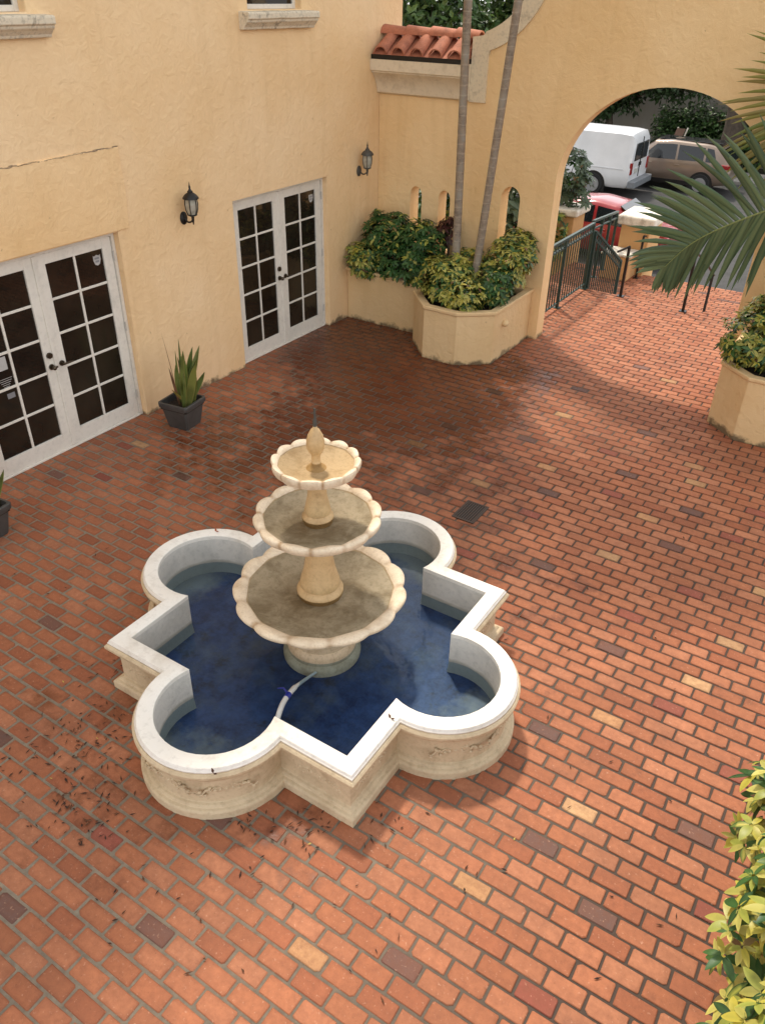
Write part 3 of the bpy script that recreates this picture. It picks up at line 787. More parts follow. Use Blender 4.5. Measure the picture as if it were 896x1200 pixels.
# raised coping band that follows the curved gable
Lo = coping_curve(-5.55, 4.75, .93, math.radians(-72), 0)
bandL = [(-5.215, 3.05), ] + [(-5.215, 3.60)] + Lc + [(-4.40, 5.08), (-4.62, 5.08)] + list(reversed(Lo)) + [(-5.30, 3.82), (-5.45, 3.80), (-5.45, 3.05)]
plate(bandL, [], WB0 - .035, WB1 + .035).build('coping', M['coping'], aw)
plate([(2 * ACX - x, z) for x, z in reversed(bandL)], [], WB0 - .035, WB1 + .035).build('coping', M['coping'], aw)
mb = MB(); mb.box(-4.64, -.90, WB0 - .05, WB1 + .05, 5.083, 5.25); mb.build('coping', M['coping'], aw, bevel=.02)
prof = [(WB0 + .01, 3.05), (WB0 - .03, 3.055), (WB0 - .06, 3.075), (WB0 - .075, 3.12), (WB0 - .09, 3.18), (WB0 - .13, 3.25), (WB0 - .18, 3.305), (WB0 - .215, 3.33), (WB0 - .215, 3.345), (WB0 - .245, 3.355), (WB0 - .25, 3.49), (WB0 + .01, 3.49)]
def run(prof, x0, x1):
    mb = MB(); m = len(prof)
    for x in (x0, x1):
        for (y, z) in prof: mb.vert((x, y, z))
    for q in range(m): mb.face((q, (q + 1) % m, m + (q + 1) % m, m + q))
    mb.face(list(range(m))); mb.face(list(reversed(range(m, 2 * m)))); return mb
run(prof, -6.897, -5.452).build('cornice', M['cornice'], aw, smooth=True, angle=35)
run(prof, -.088, 4.2).build('cornice', M['cornice'], aw, smooth=True, angle=35)
def tiles(x0, n, pitch):
    b = MB(); b.box(x0, x0 + n * pitch, WB0 - .235, WB1 + .235, 3.492, 3.545); b.build('eave_gap_shade', M['black_metal'], aw)  # black strip stands in for the shaded gap under the tiles
    und = MB(); und.prism([(WB0 - .23, 3.548), (WB1 + .23, 3.548), ((WB0 + WB1) / 2, 3.74)], x0 + .01, x0 + n * pitch - .01, lambda a, c, h: (h, a, c)); und.build('tile_bed', M['terracotta'], aw)
    yc = (WB0 + WB1) / 2
    for k in range(n):
        xc = x0 + pitch * (k + .5)
        for sg in (-1, 1):
            t = MB(); rows = []; nn = 10; r0, r1 = .105, .088
            ya, za = yc + sg * (.36 + .035 * (k % 2) * 0 + R.uniform(-.01, .012)), 3.56; yb, zb = yc + sg * .03, 3.765
            for (y, z, r) in ((ya, za, r0), (yb, zb, r1)):
                for th in (r, r - .016):
                    rows.append([t.vert((xc + th * math.cos(PI * q / nn), y, z + th * .85 * math.sin(PI * q / nn))) for q in range(nn + 1)])
            for q in range(nn):
                t.face((rows[0][q], rows[0][q + 1], rows[2][q + 1], rows[2][q])); t.face((rows[1][q + 1], rows[1][q], rows[3][q], rows[3][q + 1]))
                t.face((rows[0][q + 1], rows[0][q], rows[1][q], rows[1][q + 1])); t.face((rows[2][q], rows[2][q + 1], rows[3][q + 1], rows[3][q]))
            for q in (0, nn): t.face((rows[0][q], rows[1][q], rows[3][q], rows[2][q]))
            t.build('roof_tile', M['terracotta'], aw, smooth=True, angle=50)
    L = .42; x = x0 - .02; k = 0
    while x < x0 + n * pitch - .1:
        t = MB(); rows = []; nn = 10
        for (xx, r, dz) in ((x, .118, .012), (min(x + L, x0 + n * pitch + .06), .10, 0)):
            for th in (r, r - .018): rows.append([t.vert((xx, yc + th * math.cos(PI * q / nn), 3.775 + dz + th * .9 * math.sin(PI * q / nn))) for q in range(nn + 1)])
        for q in range(nn):
            t.face((rows[0][q], rows[0][q + 1], rows[2][q + 1], rows[2][q])); t.face((rows[1][q + 1], rows[1][q], rows[3][q], rows[3][q + 1]))
            t.face((rows[0][q + 1], rows[0][q], rows[1][q], rows[1][q + 1])); t.face((rows[2][q], rows[2][q + 1], rows[3][q + 1], rows[3][q]))
        for q in (0, nn): t.face((rows[0][q], rows[1][q], rows[3][q], rows[2][q]))
        t.build('ridge_tile', M['terracotta'], aw, smooth=True, angle=50); x += L - .03; k += 1
tiles(-6.89, 5, .285)
tiles(-.08, 15, .285)

# ------------------------------------------------------------------ planters
def planter(poly, h, th, label, soil_in=None, spout=None):
    cx = sum(p[0] for p in poly) / len(poly); cy = sum(p[1] for p in poly) / len(poly)
    t = thing('planter', label, 'planter', (cx, cy, 0), 0)
    sh = lambda p, k: (cx + (p[0] - cx) * k, cy + (p[1] - cy) * k)
    n = len(poly); rings = []
    mb = MB()
    inn = [inset(poly, th, i) for i in range(n)]; outp = [inset(poly, -.02, i) for i in range(n)]
    for (pp, z) in ((poly, -.01), (poly, h - .05), (outp, h - .045), (outp, h), (inn, h), (inn, h - .16)): rings.append([mb.vert((x, y, z)) for x, y in pp])
    for a, b in zip(rings, rings[1:]):
        for k in range(n): mb.face((a[k], a[(k + 1) % n], b[(k + 1) % n], b[k]))
    mb.face(list(reversed(rings[0]))); mb.face(rings[-1])
    mb.build('planter_wall', M['stucco_planter'], t, bevel=.02, bseg=3)
    s = MB(); g = [(lerp(x, cx, .01), lerp(y, cy, .01)) for x, y in inn]; s.prism(g, h - .14, h - .09); s.build('soil', M['soil'], t)
    if spout:
        b = MB(); b.ball(spout, (.055, .055, .045), 12, 8); b.build('spout', M['stucco_planter'], t, smooth=True)
    return t
def inset(poly, d, i):
    n = len(poly); p0, p1, p2 = Vector((*poly[i - 1], 0)), Vector((*poly[i], 0)), Vector((*poly[(i + 1) % n], 0))
    e1 = (p1 - p0).normalized(); e2 = (p2 - p1).normalized(); n1 = Vector((-e1.y, e1.x, 0)); n2 = Vector((-e2.y, e2.x, 0))
    b = (n1 + n2); k = d / max(.3, (1 + n1.dot(n2))); v = p1 + b * k
    return (v.x, v.y)
planter([(-6.895, 9.81), (-5.56, 9.81), (-5.56, 10.635), (-6.895, 10.635)], .78, .09, 'straight stucco planter box in the corner between building and arch wall')
planter([(-5.555, 9.55), (-5.13, 9.10), (-4.62, 9.09), (-4.225, 9.42), (-4.225, 10.635), (-5.555, 10.635)], .74, .09, 'angular stucco planter with two slender palm trunks left of the arch', spout=(-4.20, 9.72, .50))
planter([(-1.29, 9.37), (-.93, 9.06), (.55, 9.06), (.9, 9.37), (.9, 10.635), (-1.29, 10.635)], .78, .09, 'angular stucco planter right of the arch holding a variegated bush')

bush('dark green leafy bush in the corner planter', 'bush', [((-6.35, 10.15, 1.18), (.48, .34, .42)), ((-5.8, 10.1, 1.15), (.36, .34, .42)), ((-6.6, 9.82, .95), (.32, .22, .26), st_var), ((-6.0, 9.85, 1.0), (.55, .2, .28))], 11, st_mostly_green, 840, .09, (-6.2, 10.1, .66), 14)
bush('small dark bronze leaved plant between the corner bush and the palm trunk', 'plant', [((-5.52, 10.38, 1.42), (.17, .13, .20))], 15, st_bronze, 40, .09, (-5.45, 10.2, .62), 5, name='bronze_plant')
bush('yellow variegated bush around the palm trunks in the angular planter', 'bush', [((-5.10, 9.62, .98), (.40, .42, .32)), ((-4.72, 9.4, .86), (.34, .26, .26)), ((-4.42, 10.15, 1.2), (.33, .42, .36)), ((-4.45, 10.45, 1.3), (.32, .18, .28)), ((-4.95, 10.1, 1.0), (.4, .4, .3))], 12, st_var, 1000, .086, (-4.85, 9.85, .62), 12)
bush('dark green bush growing among yellow leaves beside the arch pier', 'bush', [((-4.40, 9.78, .98), (.22, .30, .26))], 13, st_mostly_green, 200, .088, (-4.42, 9.85, .62), 6)
bush('variegated bush filling the planter right of the arch', 'bush', [((-1.02, 9.50, 1.08), (.38, .42, .42)), ((-.55, 9.5, 1.18), (.42, .46, .45)), ((-.75, 9.9, 1.22), (.5, .45, .42)), ((.2, 9.7, 1.0), (.5, .5, .34))], 14, st_var, 1050, .084, (-.6, 9.7, .66), 12)
ROWS[0] = 7
bush('tall yellow variegated shrub at the near edge of the courtyard', 'shrub', [((.68, 2.35, 1.15), (.42, .55, .5)), ((.60, 2.95, 1.08), (.40, .45, .5)), ((.80, 1.75, 1.2), (.45, .5, .5)), ((.62, 3.35, .95), (.36, .42, .42)), ((.60, 3.75, .75), (.30, .3, .36)), ((.8, 2.5, .5), (.4, 1.1, .45), st_mostly_green)], 16, st_var_bright, 1200, .086, (.75, 2.4, 0), 26)
ROWS[0] = 4

# ------------------------------------------------------------------ palms
FR_G = [(.058, .108, .056), (.075, .132, .070), (.042, .080, .044), (.105, .160, .082)]
FR_Y = [(.22, .23, .05), (.27, .25, .06), (.16, .19, .04), (.28, .22, .07)]
def slender_palm(label, pts, r0, r1, seed):
    rng = random.Random(seed); t = thing('palm_tree', label, 'palm', pts[0], 0)
    path = bez(pts, 40); m = len(path); tb = MB(); rad = []
    for k in range(m):
        rad.append(lerp(r0, r1, k / (m - 1)) * (1 + .03 * (1 if (path[k].z * 9) % 1 < .15 else 0)) + (.05 * max(0, 1 - k / 10) ** 2))
    tb.tube(path, rad, 14); tb.build('trunk', M['palm_trunk'], t, smooth=True)
    top = path[-1]
    sh = MB(); sh.tube([top - Vector((0, 0, .1)), top + Vector((0, 0, .35)), top + Vector((0, 0, .7))], [r1 * 1.5, r1 * 1.35, r1 * .7], 12); sh.build('crown_shaft', M['green_metal'], t, smooth=True)
    for k in range(9):
        a = 2 * PI * k / 9 + rng.uniform(-.2, .2); d = Vector((math.cos(a), math.sin(a), 0)); b = top + Vector((0, 0, .6)); L = rng.uniform(1.5, 1.9); el = rng.uniform(.2, .7)
        frond(t, [b, b + d * L * .35 + Vector((0, 0, L * .35 * el + .15)), b + d * L * .75 + Vector((0, 0, L * .3 * el)), b + d * L + Vector((0, 0, -L * .25 + .1))], d.cross(Vector((0, 0, 1))), 26, .55, .04, FR_G, rng, droop=.6)
slender_palm('slender straight palm with a ringed grey trunk, left of two in the planter', [(-5.10, 9.88, .6), (-5.125, 9.9, 1.6), (-5.16, 9.9, 3.0), (-5.19, 9.9, 4.4), (-5.2, 9.9, 6.2), (-5.1, 9.95, 8.0)], .057, .046, 31)
slender_palm('slender leaning palm with a darker ringed trunk, right of two in the planter', [(-4.83, 9.85, .6), (-4.77, 9.88, 1.25), (-4.66, 9.9, 2.7), (-4.54, 9.9, 4.19), (-4.40, 9.9, 5.8), (-4.2, 9.9, 7.2)], .055, .045, 32)

rng = random.Random(40)
pt = thing('palm_tree', 'feathery palm reaching long green fronds in front of the arch from the side', 'palm', (.42, 9.75, .62))
tb = MB(); tb.tube(bez([(.42, 9.75, .6), (.36, 9.74, 1.4), (.33, 9.74, 2.1)], 16), [lerp(.09, .06, k / 32) for k in range(33)], 14); tb.build('trunk', M['palm_trunk'], pt, smooth=True)
sh = MB(); sh.tube([(.33, 9.74, 2.05), (.32, 9.74, 2.4), (.31, 9.74, 2.75)], [.085, .075, .04], 12); sh.build('crown_shaft', M['frond'], pt, smooth=True, col=True)
frond(pt, [(.31, 9.74, 2.6), (-.35, 9.62, 2.72), (-.95, 9.5, 2.58), (-1.30, 9.44, 2.42), (-1.70, 9.36, 2.19), (-1.95, 9.3, 1.99), (-2.14, 9.25, 1.74)], (.05, -.25, 1), 40, 1.02, .068, FR_G, rng, ang=62, droop=.40, lift=.10, start=.20, up_=30)
frond(pt, [(.31, 9.74, 2.65), (-.35, 9.95, 3.45), (-.85, 10.1, 3.68), (-1.15, 10.2, 3.45), (-1.32, 10.25, 3.05), (-1.36, 10.28, 2.6)], (.15, -.2, 1), 56, 1.05, .052, FR_Y, rng, ang=58, droop=.22, lift=.05, start=.2, stalkcol=(.3, .26, .08))
for (dx, dy, hz) in ((1.3, .2, .5), (.9, -1.0, .3), (.5, 1.0, .9), (.2, -1.3, .75), (1.0, .9, .4)):
    b = Vector((.31, 9.74, 2.65)); d = Vector((dx, dy, 0))
    frond(pt, [b, b + d * .4 + Vector((0, 0, hz)), b + d + Vector((0, 0, hz * .9)), b + d * 1.4 + Vector((0, 0, hz * .2 - .2))], d.cross(Vector((0, 0, 1))), 26, .7, .05, FR_G, rng, droop=.5)

# ------------------------------------------------------------------ fountain basin (barbed quatrefoil)
QA, QC, QR = 1.06, 1.065, .525
def quat(o, ns=6, na=26):
    """outline offset outwards by o; same vertex count for every o"""
    a, r = QA + o, QR + o; t = math.sqrt(max(.01, r * r - (a - QC) ** 2)); out = []
    for k in range(4):
        ca, sa = math.cos(k * PI / 2), math.sin(k * PI / 2)
        pts = [(a, lerp(-a, -t, q / ns)) for q in range(ns)]
        a0 = math.atan2(-t, a - QC); a1 = -a0
        pts += [(QC + r * math.cos(lerp(a0, a1, q / na)), r * math.sin(lerp(a0, a1, q / na))) for q in range(na + 1)]
        pts += [(a, lerp(t, a, q / ns)) for q in range(1, ns)]
        out += [(FX + x * ca - y * sa, FY + x * sa + y * ca) for x, y in pts]
    return out
def sweep(prof, cap=False):
    mb = MB(); rings = []
    for (o, z) in prof: rings.append([mb.vert((x, y, z)) for x, y in quat(o)])
    n = len(rings[0])
    for a, b in zip(rings, rings[1:]):
        for k in range(n): mb.face((a[k], a[(k + 1) % n], b[(k + 1) % n], b[k]))
    return mb, rings
ft = thing('fountain', 'quatrefoil fountain with white rimmed basin, blue pool and three scalloped bowls', 'fountain', (FX, FY, 0))
mb, _ = sweep([(.0, -.01), (.0, .050), (-.004, .060), (-.012, .066), (-.022, .068), (-.028, .070), (-.032, .078), (-.042, .086), (-.056, .090), (-.060, .094), (-.060, .318), (-.048, .322), (-.046, .334), (-.030, .340), (-.008, .354), (.004, .375), (.006, .395), (-.004, .41), (-.012, .414), (-.012, .420)])
mb.build('basin_wall', M['basin_stone'], ft, smooth=True, angle=13)
mb, _ = sweep([(-.013, .414), (-.013, .428), (-.021, .436), (-.022, .444), (-.028, .450), (-.125, .450), (-.131, .446), (-.131, .414)])
mb.build('basin_rim', M['rim_white'], ft, smooth=True, angle=38)
mb, _ = sweep([(-.131, .430), (-.1305, .16), (-.137, .05)]); mb.build('basin_lining', M['pool_wall'], ft, smooth=True, angle=38)
mb = MB(); mb.face([mb.vert((x, y, .070)) for x, y in quat(-.132)]); mb.build('pool_floor', M['pool_floor'], ft)
mb = MB(); mb.face([mb.vert((x, y, .175)) for x, y in quat(-.128)]); mb.build('pool_water', M['water'], ft)
# carved scrolls on the outer panels
rng = random.Random(9)
def scroll(p, u, s=1):
    """low relief of leaf scrolls on the wall at p, running along u"""
    rel = MB(); p = Vector(p); u = Vector(u).normalized(); up = Vector((0, 0, 1)); n = u.cross(up)
    if (p + n * .1 - Vector((FX, FY, p.z))).length < (p - Vector((FX, FY, p.z))).length: n = -n
    for sg in (-1, 1):
        pts = []
        for k in range(15):
            a = k * .42; r = .052 * s * (1 - k / 19); pts.append(p + u * sg * (.07 * s + r * math.cos(a)) + up * r * math.sin(a) * .9 - n * .002)
        rel.tube(pts, [lerp(.0065, .0035, k / 14) * s for k in range(15)], 6)
        pts = [p + u * sg * (.12 * s + .022 * k * s) + up * (.028 * s * math.sin(k * 1.15)) - n * .003 for k in range(7)]
        rel.tube(pts, [.008, .009, .008, .007, .006, .005, .003], 6)
        for k in range(5):
            rel.ball(p + u * sg * (.05 + .04 * k) * s + up * rng.uniform(-.045, .045) * s - n * .006, (.014, .014, .011), 7, 5)
    rel.ball(p - n * .005, .015, 8, 6)
    rel.build('relief', M['basin_stone'], ft, smooth=True, angle=60)
for k in range(4):
    an = k * PI / 2; ca, sa = math.cos(an), math.sin(an)
    W = lambda x, y: (FX + x * ca - y * sa, FY + x * sa + y * ca, .205)
    for th in (-48, 0, 48):
        t = math.radians(th); r = QR - .060
        scroll(W(QC + r * math.cos(t), r * math.sin(t)), (-math.sin(t) * ca - math.cos(t) * sa, -math.sin(t) * sa + math.cos(t) * ca, 0), .78)
    for yy in (-.77, .77): scroll(W(QA - .060, yy), (-sa, ca, 0), .75)

TX, TY = -2.735, 3.525
def bowl(name, R0, z, n, depth, foot, ph=0, amp=.034):
    prof = [(foot, -depth), (R0 * .35, -depth * .93), (R0 * .58, -depth * .70), (R0 * .76, -depth * .45), (R0 * .885, -depth * .26), (R0 * .95, -.050), (R0 * .985, -.030), (R0 * 1.0, -.012), (R0 * 1.0, .002), (R0 * .982, .013), (R0 * .93, .013), (R0 * .895, .007), (R0 * .87, -.001), (R0 * .845, -.012), (R0 * .68, -.028), (R0 * .45, -.042), (R0 * .2, -.048), (.02, -.050)]
    w = [0, 0, .1, .25, .5, .9, 1, 1, 1, 1, .6, .9, .9, .5, 0, 0, 0, 0]
    zz = [0, 0, 0, .05, .2, .6, .8, 1, 1, 1, 1, .8, .4, .1, 0, 0, 0, 0]
    def mod(r, h, a, k):
        p = abs(math.cos(n * (a + ph) / 2)) ** .8
        am = amp if k < 11 else -.03
        return r * (1 + am * w[k] * (p - .6)) + .004 * mnoise.noise(Vector((math.cos(a) * 3, math.sin(a) * 3, z * 5))) * w[k], h + .016 * zz[k] * (p - .6) + .003 * zz[k] * mnoise.noise(Vector((math.cos(a) * 5, math.sin(a) * 5, z * 9)))
    NS = 16 * n
    mb = MB(); mb.lathe(prof[:14], NS, (TX, TY, z), lambda r, h, a, k: mod(r, h, a, k)); mb.f = [f for f in mb.f if len(f) == 4]
    for i in range(len(mb.c)):
        p = abs(math.cos(n * (2 * PI * (i % NS) / NS + ph) / 2)); k = i // NS; g = max(0, 1 - p / .34) * zz[k] * (.6 + .9 * mnoise.noise(Vector((i % NS * .21, z, 1))))
        mb.c[i] = mixc((1, 1, 1), (.46, .31, .17), max(0, min(1, g)))
    mb.m = mb.m[:len(mb.f)]
    bo = mb.build(name, M['bowl_rim'], ft, smooth=True, angle=60, col=True)
    mb = MB(); mb.lathe(prof[13:], NS, (TX, TY, z), lambda r, h, a, k: mod(r, h, a, k + 13)); mb.f = [f for f in mb.f if len(f) == 4]
    mb.build('bowl_lining', M['bowl_inner' if R0 > .3 else 'bowl_stone'], bo, smooth=True, angle=60)
    mb = MB(); mb.lathe([(R0 * .868, -.006), (.0, -.006)], NS, (TX, TY, z), lambda r, h, a, k: (r, h)); mb.f = [f for f in mb.f if len(f) == 4]
    mb.build('bowl_water', M['bowl_water'], bo)
bowl('fountain_bowl', .615, .685, 13, .20, .20, .1, .055)
bowl('fountain_bowl', .430, 1.315, 12, .15, .11, .25, .06)
bowl('fountain_bowl', .290, 1.735, 12, .12, .07, .0, .06)
mb = MB()
mb.lathe([(.29, .06), (.295, .10), (.285, .13), (.26, .145), (.262, .20), (.255, .225), (.235, .245), (.240, .30), (.245, .36), (.235, .40), (.21, .43), (.19, .49), (.0, .50)], 40, (TX, TY, 0))
mb.build('pedestal', M['bowl_stone'], ft, smooth=True, angle=45)
mb = MB(); mb.lathe([(.02, .56), (.155, .585), (.160, .655), (.168, .668), (.168, .692), (.152, .712), (.138, .724), (.146, .74), (.138, .78), (.115, .86), (.098, .96), (.094, 1.04), (.105, 1.10), (.12, 1.14), (.125, 1.18), (.0, 1.20)], 40, (TX, TY, 0)); mb.build('column', M['column_stone'], ft, smooth=True, angle=45)
mb = MB(); mb.lathe([(.02, 1.20), (.098, 1.235), (.102, 1.285), (.108, 1.297), (.108, 1.316), (.092, 1.332), (.086, 1.342), (.092, 1.355), (.080, 1.41), (.066, 1.48), (.062, 1.54), (.072, 1.60), (.085, 1.63), (.0, 1.64)], 36, (TX, TY, 0)); mb.build('column', M['column_stone'], ft, smooth=True, angle=45)
mb = MB()
def fin(r, h, a, k): return (r * (1 + (.05 * math.cos(a * 12 + h * 60) if 7 <= k <= 13 else 0)), h)
mb.lathe([(.02, 1.64), (.072, 1.665), (.075, 1.68), (.06, 1.695), (.038, 1.705), (.028, 1.745), (.030, 1.785), (.042, 1.805), (.053, 1.83), (.058, 1.86), (.057, 1.89), (.048, 1.925), (.036, 1.95), (.027, 1.967), (.016, 1.976), (.013, 1.99), (.0, 1.995)], 48, (TX, TY, 0), fin); mb.build('finial', M['column_stone'], ft, smooth=True, angle=60)
mb = MB(); mb.tube([(TX, TY, 1.985), (TX, TY, 2.03), (TX + .002, TY, 2.05), (TX, TY, 2.115)], [.013, .014, .008, .006], 10); mb.build('spout', M['grey_metal'], ft, smooth=True)

hs = thing('water_hose', 'white pvc hose with blue tape lying in the fountain pool', 'hose', (-2.6, 3.0, .1))
hp = bez([(-2.60, 3.34, .105), (-2.610, 3.2, .13), (-2.605, 3.07, .165), (-2.592, 2.98, .19), (-2.57, 2.86, .195), (-2.535, 2.76, .175), (-2.51, 2.71, .13)], 6)
h1 = MB(); h1.tube(hp[:17], [.009 + .006 * k / 16 for k in range(17)], 10); h1.build('pipe', M['pvc'], hs, smooth=True)
h1 = MB(); h1.tube(hp[15:], .019, 12); h1.build('sleeve', M['pvc'], hs, smooth=True)
h1 = MB(); h1.tube([hp[20] - Vector((.0, 0, 0)), hp[21], hp[22]], .022, 12); h1.tube([hp[21] + Vector((0, 0, .028)), hp[21] + Vector((-.05, .02, .03)), hp[21] + Vector((-.09, .0, .022))], [.009, .007, .003], 6); h1.build('tape', M['blue_tape'], hs, smooth=True)

# ------------------------------------------------------------------ pots with snake plants
def pot(cx, cy, rz, s, label, seed, nl, tall):
    rng = random.Random(seed)
    t = thing('plant_pot', label, 'plant pot', (cx, cy, 0), 0)
    P = lambda u, v: (cx + (u * math.cos(rz) - v * math.sin(rz)), cy + (u * math.sin(rz) + v * math.cos(rz)))
    mb = MB(); rings = []
    for (h, z) in ((.118, 0), (.120, .018), (.124, .02), (.158, .262), (.174, .264), (.178, .275), (.178, .315), (.174, .322), (.155, .322), (.150, .25)):
        h *= s; ring = []; c = h * .12
        for (u, v) in ((-h + c, -h), (h - c, -h), (h, -h + c), (h, h - c), (h - c, h), (-h + c, h), (-h, h - c), (-h, -h + c)): ring.append(mb.vert((*P(u, v), z)))
        rings.append(ring)
    for a, b in zip(rings, rings[1:]):
        for k in range(8): mb.face((a[k], a[(k + 1) % 8], b[(k + 1) % 8], b[k]))
    mb.face(list(reversed(rings[0]))); mb.build('pot', M['pot'], t, smooth=True, angle=30)
    so = MB(); h = .155 * s; so.prism([P(-h, -h), P(h, -h), P(h, h), P(-h, h)], .235, .25); so.build('soil', M['soil'], t)
    sp = thing('snake_plant', label.replace('square grey pot holding', '').strip(), 'plant', (cx, cy, .25), 0)
    lf = MB()
    for k in range(nl):
        a = rng.random() * 6.28; r = rng.uniform(.0, .11) * s; b = Vector((cx + r * math.cos(a), cy + r * math.sin(a), .245)); L = rng.uniform(.6, 1) * tall; w = rng.uniform(.062, .092)
        lean = Vector((math.cos(a), math.sin(a), 0)) * rng.uniform(.05, .55); d = (Vector((0, 0, 1)) + lean).normalized(); fa = rng.random() * PI; s_ = Vector((math.cos(fa), math.sin(fa), 0)); s_ = (s_ - d * s_.dot(d)).normalized(); nn = s_.cross(d)
        g = rng.choice([(.14, .20, .05), (.18, .22, .06), (.11, .16, .045), (.21, .23, .06)]); ye = (.34, .31, .09); rows = []; bend = rng.uniform(-.25, .25)
        if k == 0: L *= .65; w *= .5; g = (.42, .32, .08); ye = g; d = (d + Vector((0, -.9, -.1))).normalized()
        if k >= nl - 2: L *= 1.1; w *= .3; g = (.22, .11, .06); ye = (.25, .15, .08)
        q = b
        for i in range(9):
            h = i / 8; ww = w * min(1, (.55 + h * 1.4)) * (1 - max(0, (h - .55) / .45) ** 2.0) + .002
            band = .75 + .4 * (((h * 7 + rng.random() * .5) % 1) > .5)
            cc = tuple(x * band for x in g)
            rows.append((lf.vert(q + s_ * ww * .5 + nn * ww * .12, ye), lf.vert(q + s_ * ww * .38 + nn * ww * .06, cc), lf.vert(q - nn * ww * .08, cc), lf.vert(q - s_ * ww * .38 + nn * ww * .06, cc), lf.vert(q - s_ * ww * .5 + nn * ww * .12, ye)))
            q = q + d * L / 8; d = (d + nn * bend * .12 + Vector((lean.x, lean.y, 0)) * .03).normalized()
        for r0, r1 in zip(rows, rows[1:]):
            for i in range(4): lf.face((r0[i], r0[i + 1], r1[i + 1], r1[i]))
    lf.build('leaves', M['leaf'], sp, col=True, smooth=True, angle=180)
pot(-6.37, 5.74, math.radians(8), 1.12, 'square grey pot holding upright green snake plant between the two french doors', 51, 19, .74)
pot(-6.26, 3.08, math.radians(4), 1.12, 'square grey pot holding snake plant cut off beside the first french door', 52, 15, .7)

# ------------------------------------------------------------------ drain, fallen leaves
gt = thing('drain_grate', 'dark iron slotted drain grate set flush in the brick paving', 'drain', (-2.73, 5.97, 0))
mb = MB(); x0, x1, y0, y1 = -2.85, -2.61, 5.795, 6.145
for b in ((x0, x0 + .022, y0, y1), (x1 - .022, x1, y0, y1), (x0 + .022, x1 - .022, y0, y0 + .022), (x0 + .022, x1 - .022, y1 - .022, y1)): mb.box(b[0], b[1], b[2], b[3], -.012, .008)
mb.build('grate_frame', M['grate'], gt, bevel=.002)
mb = MB()
for k in range(8):
    x = lerp(x0 + .022, x1 - .022, (k + .5) / 8); mb.box(x - .0075, x + .0075, y0 + .02, y1 - .02, -.010, .005)
mb.build('grate_bars', M['grate'], gt, bevel=.002)
mb = MB(); mb.box(x0 + .01, x1 - .01, y0 + .01, y1 - .01, -.02, .0025); mb.build('grate_pit', simple('pit', (.004, .004, .004), .9), gt)

lf = MB(); rng = random.Random(77)
spots = [(-3.54, 2.05, .30, 55), (-3.28, 1.62, .25, 45), (-3.05, 1.58, .22, 30), (-3.75, 1.75, .35, 40), (-2.25, 2.12, .12, 16), (-1.95, 2.28, .22, 34), (-1.55, 2.5, .2, 12), (-3.9, 2.4, .35, 25), (-2.6, 1.4, .5, 14), (-2.0, 1.8, .5, 12), (-.6, 3.3, 1.4, 22), (-5.0, 3.5, 1.0, 10), (-.3, 5.5, 1.5, 16), (-2.9, 8.0, 1.5, 8), (-1.5, 1.9, .8, 12)]
for (cx, cy, r, k) in spots:
    for _ in range(k):
        x, y = rng.gauss(cx, r * .5), rng.gauss(cy, r * .5)
        if abs(x - FX) < 1.07 and abs(y - FY) < 1.07 or min(math.hypot(abs(x - FX) - QC, y - FY), math.hypot(x - FX, abs(y - FY) - QC)) < .54: continue
        a = rng.random() * 6.28; d = Vector((math.cos(a), math.sin(a), rng.uniform(-.05, .12))).normalized(); c = rng.choice([(.055, .024, .014), (.08, .035, .018), (.035, .018, .012), (.11, .045, .02)])
        if rng.random() < .02: c = (.55, .42, .10)
        leaflet(lf, Vector((x, y, .006 + rng.random() * .006)), d, Vector((0, 0, 1)), rng.uniform(.022, .055), rng.uniform(.006, .014), c, tuple(u * .8 for u in c), -.3, 0)
kind(lf.build('fallen_leaves', M['dead'], col=True), 'stuff', 'small dry brown leaves scattered on the bricks around the fountain', 'leaves')
for (x, y, c, lab) in ((-4.08, 3.86, (.40, .09, .02), 'curled orange brown leaf lying on the far left lobe of the fountain rim'), (-2.40, 2.02, (.07, .025, .014), 'dark curled leaf lying on the near lobe of the fountain rim'), (-1.762, 2.95, (.12, .05, .03), 'small brown leaf lying on the rim notch near the right front lobe')):
    b = MB(); rg = random.Random(int(abs(x) * 100))
    for k in range(2):
        a = k * 2.6; leaflet(b, Vector((x, y, .453)), Vector((math.cos(a), math.sin(a), .35)).normalized(), Vector((0, 0, 1)), .035, .018, c, tuple(u * .7 for u in c), -.4, -.1)
    tag(b.build('fallen_leaf', M['dead'], col=True), lab, 'leaf', 'leaves on the fountain rim')

